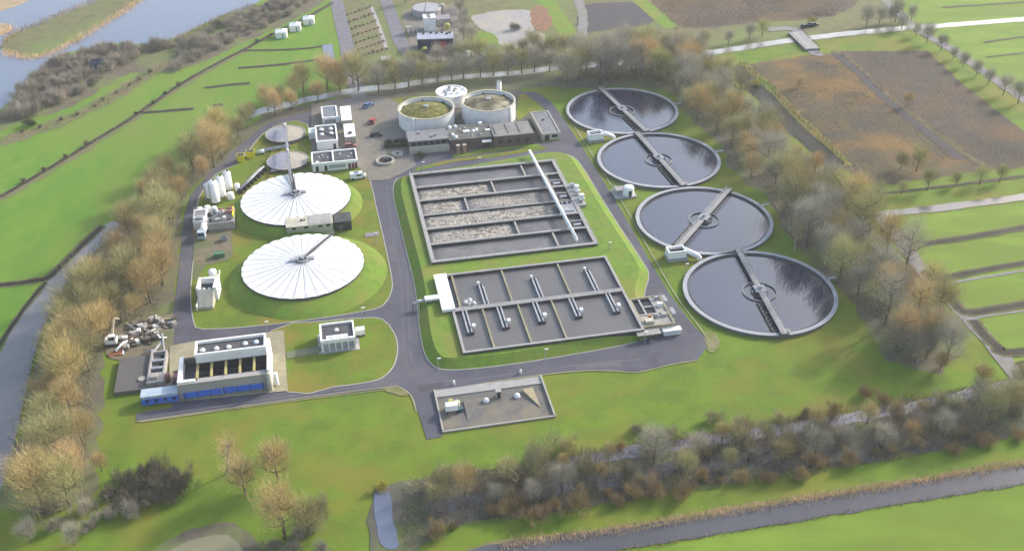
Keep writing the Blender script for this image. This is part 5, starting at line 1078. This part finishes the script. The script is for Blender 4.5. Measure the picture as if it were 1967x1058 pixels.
# road trees at the top right
for p in along([(1690,30),(1760,72),(1830,112),(1900,165),(1960,205)], 9): plant('grey brown', p, 'bare tree in the row along the pale road at the top right', 'tree', 'trees along the pale road', .75)
for p in along([(1640,55),(1700,45),(1760,38)], 7): plant('grey brown', p, 'bare tree beside the canal crossing near the pale road', 'tree', 'trees beside the canal crossing', .9)
for p in along([(1080,118),(1180,108),(1290,92),(1400,82),(1480,72)], 9, 2): plant(rt.choice(('olive','grey brown')), p, 'bare tree on the far verge of the canal left of the bridge', 'tree', 'trees on the far verge left of the bridge', .7)
for p in along([(1690,372),(1760,368),(1850,355),(1960,342)], 8, 1.5): plant('olive', p, 'bare tree in the hedge line below the brown reed field', 'tree', 'trees below the brown reed field', .62)
for p in along([(770,2),(785,10)],5)+along([(880,5),(900,90)],8,2): plant('grey brown', p, 'bare tree beside the far works', 'tree', 'trees beside the far works', .7)
for p in along([(640,150),(655,172)],4): plant('orange brown', p, 'rusty tree at the access road corner', 'tree', 'rusty trees at the access road corner', .8)
for p in scatter([(780,962),(860,930),(1000,908),(1200,876),(1400,842),(1600,812),(1960,752),(1960,812),(1700,862),(1500,892),(1300,922),(1000,972),(860,996)],6.6): plant(rt.choice(('olive','grey brown','tan')), p, 'small bare tree standing in the wet marsh strip', 'tree', 'small trees in the marsh', rt.uniform(.42,.85))
# shrubs
SH = [('bush_grey',[(30,190),(60,158),(115,115),(170,104),(240,92),(290,92),(330,90),(250,118),(225,128),(150,185),(60,222),(10,240)],4.0,'grey shrub in the thicket on the lake shore','shrubs on the lake shore',1.2),
      ('bush_grey',[(335,92),(390,62),(445,38),(500,16),(600,-20),(630,-20),(560,30),(420,98),(340,132)],4.6,'grey shrub on the strip between the lake and the pasture','shrubs between lake and pasture',.9),
      ('bush_olive',[(770,968),(850,925),(1000,905),(1200,875),(1320,850),(1500,838),(1760,790),(1960,752),(1960,790),(1700,838),(1500,872),(1300,905),(1000,950),(860,985)],9,'olive shrub growing in the wet marsh strip','olive shrubs in the marsh',1.25),
      ('bush_grey',[(760,1010),(860,965),(1000,935),(1300,890),(1500,862),(1700,828),(1960,775),(1960,815),(1700,862),(1300,925),(1000,975),(850,1000)],8,'grey shrub growing in the wet marsh strip','grey shrubs in the marsh',1.0)]
for kind,px,dist,lab,grp,s_ in SH:
    for p in scatter(px,dist): plant(kind,p,lab,'shrub',grp,s_*rt.uniform(.6,1.15))
for p in along([(800,1020),(900,1005),(1000,988),(1150,968),(1300,938),(1500,908),(1700,872),(1960,828)],4.2,2.6): plant('bush_orange',p,'rusty orange shrub in the row on the lower edge of the marsh','shrub','rusty shrubs along the marsh',rt.uniform(.6,1.25))
for p in along([(780,930),(900,898),(1000,885),(1100,868),(1240,842),(1400,812),(1560,790),(1760,748)],7.5,2.5): plant(rt.choice(('bush_orange','bush_olive')),p,'low shrub on the lawn side bank of the marsh','shrub','shrubs on the lawn side of the marsh',rt.uniform(.5,1.0))
for p in scatter([(205,945),(250,925),(300,905),(345,925),(350,950),(300,965),(230,975)],2.6): plant('bush_dark',p,'dark shrub in the dense clump on the south lawn','shrub','dark clump on the south lawn',.95)
for p in scatter([(95,975),(200,965),(260,985),(200,1010),(100,1020)],4): plant('bush_grey',p,'grey shrub at the foot of the near belt','shrub','shrubs at the foot of the near belt',.8)
for p in along([(620,1040),(600,990),(640,960)],3.5): plant('bush_olive',p,'olive shrub near the broad tan tree','shrub','shrubs near the broad tan tree',.7)
for p in scatter([(470,1060),(560,1030),(640,1040),(640,1058),(500,1075)],3.5): plant('bush_grey',p,'grey shrub beside the round pond','shrub','shrubs beside the round pond',.7)
for p in along([(730,288),(779,280)],2.2,.4)+along([(733,279),(775,272)],2.4,.4): plant('bush_green',p,'dark green shrub in the yard hedge next to the round wells','shrub','yard hedge shrubs',.8)
for p in along([(795,305),(818,303)],2.2,.4): plant('bush_green',p,'dark shrub at the corner of the service building','shrub','shrubs at the service building corner',.8)
for px,lab in (((736,940),'yellow green shrub on the bank of the small pool'),((1452,165),'yellow green shrub on the ditch bank at the top'),):
    plant('bush_yellow',G(*px),lab,'shrub',None,1.2)
plant('bush_yellow',G(1561,44),'pale yellow shrub behind the two black cars','shrub',None,1.3,1)
plant('bush_green',G(57,243),'lone dark shrub at the edge of the lakeside pasture','shrub',None,1.1,1)
plant('bush_dark',G(990,58),'dark shrub alone in the middle of the pale sand lot','shrub',None,.9,1)
plant('bush_dark',G(1038,98),'dark shrub at the lower corner of the pale sand lot','shrub',None,1.0,0)
for p in along([(0,262),(100,240),(200,195),(300,135)],7,1.0)+along([(10,372),(100,318),(196,262)],9,.8)+along([(240,238),(270,214),(350,160)],9,.8)+along([(470,95),(520,68)],9,.6): plant('bush_small',p,'small dark shrub dotted along the pasture ditches','shrub','small shrubs along the pasture ditches',1.0)
# nursery rows
for i in range(7):
    for j in range(7):
        u = i/6; w = j/6; a = (668+u*24, 30+u*80); b = (711+u*31, 15+u*80); plant('bush_small',G(a[0]+(b[0]-a[0])*w, a[1]+(b[1]-a[1])*w),'clipped young tree in the rows of the small nursery field','young tree','young trees in the nursery rows',.62)
# reeds and rough grass, which nobody could count
def reeds(name, px, w, h, dens, m, lab, lean=.25):
    pts = GG(smooth(px,4,False)); vs = []
    for a, b in zip(pts,pts[1:]):
        L_ = (b-a).length; nr = Vector((-(b-a).y,(b-a).x,0)).normalized()
        for _ in range(int(L_*w*dens)):
            p = a.lerp(b,rt.random())+nr*rt.gauss(0,w*.33); hh = h*rt.uniform(.5,1.15); an = rt.uniform(0,PI); q = Vector((math.cos(an),math.sin(an),0))*rt.uniform(.03,.08)
            vs += [p-q,p+q,p+Vector((rt.gauss(0,lean),rt.gauss(0,lean),hh))]
    mb = MB(); n = len(vs)//3; mb.v = vs; mb.f = [(3*i,3*i+1,3*i+2) for i in range(n)]; mb.m = [0]*n
    return tag(mb.build(name,m), lab, None, None, 'stuff')
reeds('reeds', [(960,1050),(1100,1030),(1200,1016),(1500,967),(1740,929),(1967,890)], 2.2, 1.1, 20, reedm, 'band of dry reeds on the upper bank of the lower canal')
reeds('reeds', [(1150,1068),(1200,1056),(1500,1006),(1740,966),(1967,929)], .9, .8, 10, brushm, 'thin fringe of dry reeds on the lower bank of the lower canal')
reeds('reeds', [(8,100),(20,106),(70,112),(130,88),(230,28),(275,-4)], 4.5, 1.8, 6, reedm, 'dry reeds along the near side of the lake island')
reeds('reeds', [(6,94),(22,68),(80,43),(190,-2)], 4, 1.6, 5, brushm, 'dead brush along the far side of the lake island')
reeds('reeds', [(300,88),(335,78),(388,52),(444,27),(490,10)], 4, 1.8, 5, brushm, 'dry reeds on the lake shore')
reeds('reeds', [(-10,52),(16,50),(20,60),(0,66)], 3, 1.6, 6, reedm, 'dry reeds on the small lake islet')
reeds('reeds', [(0,380),(100,322),(195,264),(270,217),(350,162),(430,117),(470,97),(530,64)], 1.6, .7, 6, brushm, 'rough grass along the long pasture ditch')
reeds('reeds', [(0,268),(100,243),(200,196),(300,137),(360,110)], 5, .9, 4, brushm, 'rough grass band in the upper pasture')
reeds('reeds', [(1425,122),(1478,168),(1545,236),(1590,278),(1625,318)], 3.4, 1.2, 6, MATS['mossy_bank'], 'rough yellow grass on the reed field bank')
reeds('reeds', [(1600,98),(1640,122),(1700,180),(1770,232),(1850,292)], 2.2, 1.0, 4, brushm, 'pale reeds on the ridge between the two brown fields')
for px in ([(1775,465),(1860,453),(1967,434)],[(1800,530),(1860,521),(1967,502)],[(1862,597),(1967,581)],[(1806,543),(1834,578),(1860,597)],[(1872,612),(1890,638),(1917,662),(1950,673)],[(1775,515),(1800,530)]): reeds('reeds', px, .7, .35, 5, brushm, 'brown fringe of a polder ditch')
reeds('reeds', [(0,544),(70,535),(96,527),(150,474),(196,430)], 1.2, .9, 7, brushm, 'rough fringe of the ditch beside the grey canal')
reeds('reeds', [(214,440),(165,500),(112,575),(74,660),(50,760),(36,830),(20,890)], 2, .9, 6, mat('rough_green', D(110,130,60), D(130,130,76), .5,.95), 'rough grass on the plant side of the grey canal')
reeds('reeds', [(790,925),(850,908),(1000,889),(1200,857),(1500,809),(1780,758)], 3, .8, 5, brushm, 'rough bank grass between the lawn and the marsh')
def brush_field(name, px, n, h, m, lab, tw=.05):
    poly = GG(px); x0,x1 = min(p.x for p in poly), max(p.x for p in poly); y0,y1 = min(p.y for p in poly), max(p.y for p in poly); vs = []
    cent = [Vector((rt.uniform(x0,x1),rt.uniform(y0,y1),0)) for _ in range(90)]
    while len(vs) < 3*n:
        if rt.random() < .6: c = rt.choice(cent); p = c+Vector((rt.gauss(0,4),rt.gauss(0,4),0))
        else: p = Vector((rt.uniform(x0,x1),rt.uniform(y0,y1),0))
        if not inside(p,poly): continue
        hh = h*rt.uniform(.4,1.2); an = rt.uniform(0,PI); q = Vector((math.cos(an),math.sin(an),0))*tw*rt.uniform(.6,1.4)
        vs += [p-q,p+q,p+Vector((rt.gauss(0,.3),rt.gauss(0,.3),hh))]
    mb = MB(); mb.v = vs; mb.f = [(3*i,3*i+1,3*i+2) for i in range(n)]; mb.m = [0]*n
    return tag(mb.build(name,m), lab, None, None, 'stuff')
brush_field('reed_brush', [(1430,130),(1545,112),(1605,106),(1690,185),(1845,305),(1680,355),(1655,345),(1610,312),(1500,215)], 22000, .4, mat('heath_brush', D(98,98,70,.75), D(120,104,70,.75), .05,.95, D(164,126,66,.75), .04), 'brown brush of the nearer reed field')
brush_field('reed_brush', [(1625,100),(1775,102),(1855,172),(1967,258),(1967,318),(1868,322),(1770,232),(1702,176)], 15000, .35, mat('heath_brush_dark', D(100,92,78,.75), D(110,98,78,.75), .06,.95, D(134,106,70,.75), .03), 'dull brown brush of the farther reed field')
brush_field('reed_brush', [(1285,-10),(1640,-10),(1600,32),(1480,42),(1300,54),(1262,22)], 12000, .6, MATS['heath_brush'], 'brown brush at the top edge beyond the canal')
brush_field('undergrowth', [(770,935),(1000,888),(1200,856),(1500,808),(1780,758),(1967,722),(1967,838),(1700,888),(1300,950),(1000,998),(850,1016),(775,1058)], 42000, .9, mat('marsh_brush', D(146,136,114,1.2), D(124,116,100,1.2), .2,.95, D(156,130,98,1.0), .06), 'tangled undergrowth of the marsh strip')
brush_field('undergrowth', [(655,140),(690,165),(854,150),(1065,128),(1300,100),(1270,58),(1110,75),(1040,95),(900,112),(780,125),(700,130)], 16000, .9, mat('rough_brush', D(150,144,108,1.0), D(128,124,94,1.0), .2,.95), 'rough undergrowth on the far canal bank')
brush_field('undergrowth', right_belt, 26000, .8, MATS['rough_brush'], 'undergrowth below the right hand belt of trees')
brush_field('undergrowth', left_belt, 20000, .8, MATS['rough_brush'], 'undergrowth below the belt beside the grey canal')

# ------------------------------------------------------------------ air
hm = bpy.data.materials.new('haze_air'); hm.use_nodes = True; hn = hm.node_tree; hn.nodes.remove(hn.nodes['Principled BSDF'])
pv = hn.nodes.new('ShaderNodeVolumePrincipled'); pv.inputs['Color'].default_value = (.93,.95,1,1); pv.inputs['Density'].default_value = .00014; pv.inputs['Anisotropy'].default_value = .1
hn.links.new(pv.outputs['Volume'], hn.nodes['Material Output'].inputs['Volume'])
tag(MB().box(F((0,0,0),0),-2600,-900,-1,2600,5100,190).build('haze', hm), kind='stuff', label='thin pale winter haze over the plant and fields')
# ------------------------------------------------------------------ light and camera
SUN_EL = math.radians(26); sd = Vector((.80,.60,0)).normalized()
sv = Vector((sd.x*math.cos(SUN_EL), sd.y*math.cos(SUN_EL), math.sin(SUN_EL)))
sl = bpy.data.lights.new('sun','SUN'); sl.energy = 2.0; sl.angle = math.radians(1.5); sl.color = (1,.95,.87)
so = bpy.data.objects.new('sun', sl); COL.objects.link(so); so.rotation_euler = (-sv).to_track_quat('-Z','Y').to_euler()
wd = bpy.data.worlds.new('World'); sc.world = wd; wd.use_nodes = True
nt = wd.node_tree; bg = nt.nodes['Background']; sky = nt.nodes.new('ShaderNodeTexSky'); sky.sky_type = 'NISHITA'; sky.sun_disc = False
sky.sun_elevation = SUN_EL; sky.sun_rotation = math.atan2(sd.x, sd.y); sky.air_density = 1.2; sky.dust_density = 3.0; sky.ozone_density = 1.0
nt.links.new(sky.outputs['Color'], bg.inputs['Color']); bg.inputs['Strength'].default_value = .15
cd = bpy.data.cameras.new('camera'); co = bpy.data.objects.new('camera', cd); COL.objects.link(co); sc.camera = co
cd.sensor_width = 36; cd.lens = FOC/W*36; cd.clip_end = 9000; cd.clip_start = 1
m = Matrix.Identity(4)
for i in range(3): m[i][0] = RT[i]; m[i][1] = UPV[i]; m[i][2] = -FW[i]
m[0][3], m[1][3], m[2][3] = 0, 0, CAMH
co.matrix_world = m
sc.view_settings.view_transform = 'Standard'; sc.view_settings.look = 'None'; sc.view_settings.gamma = 1; sc.view_settings.exposure = 1.25
sc.render.resolution_x = 1024; sc.render.resolution_y = 550
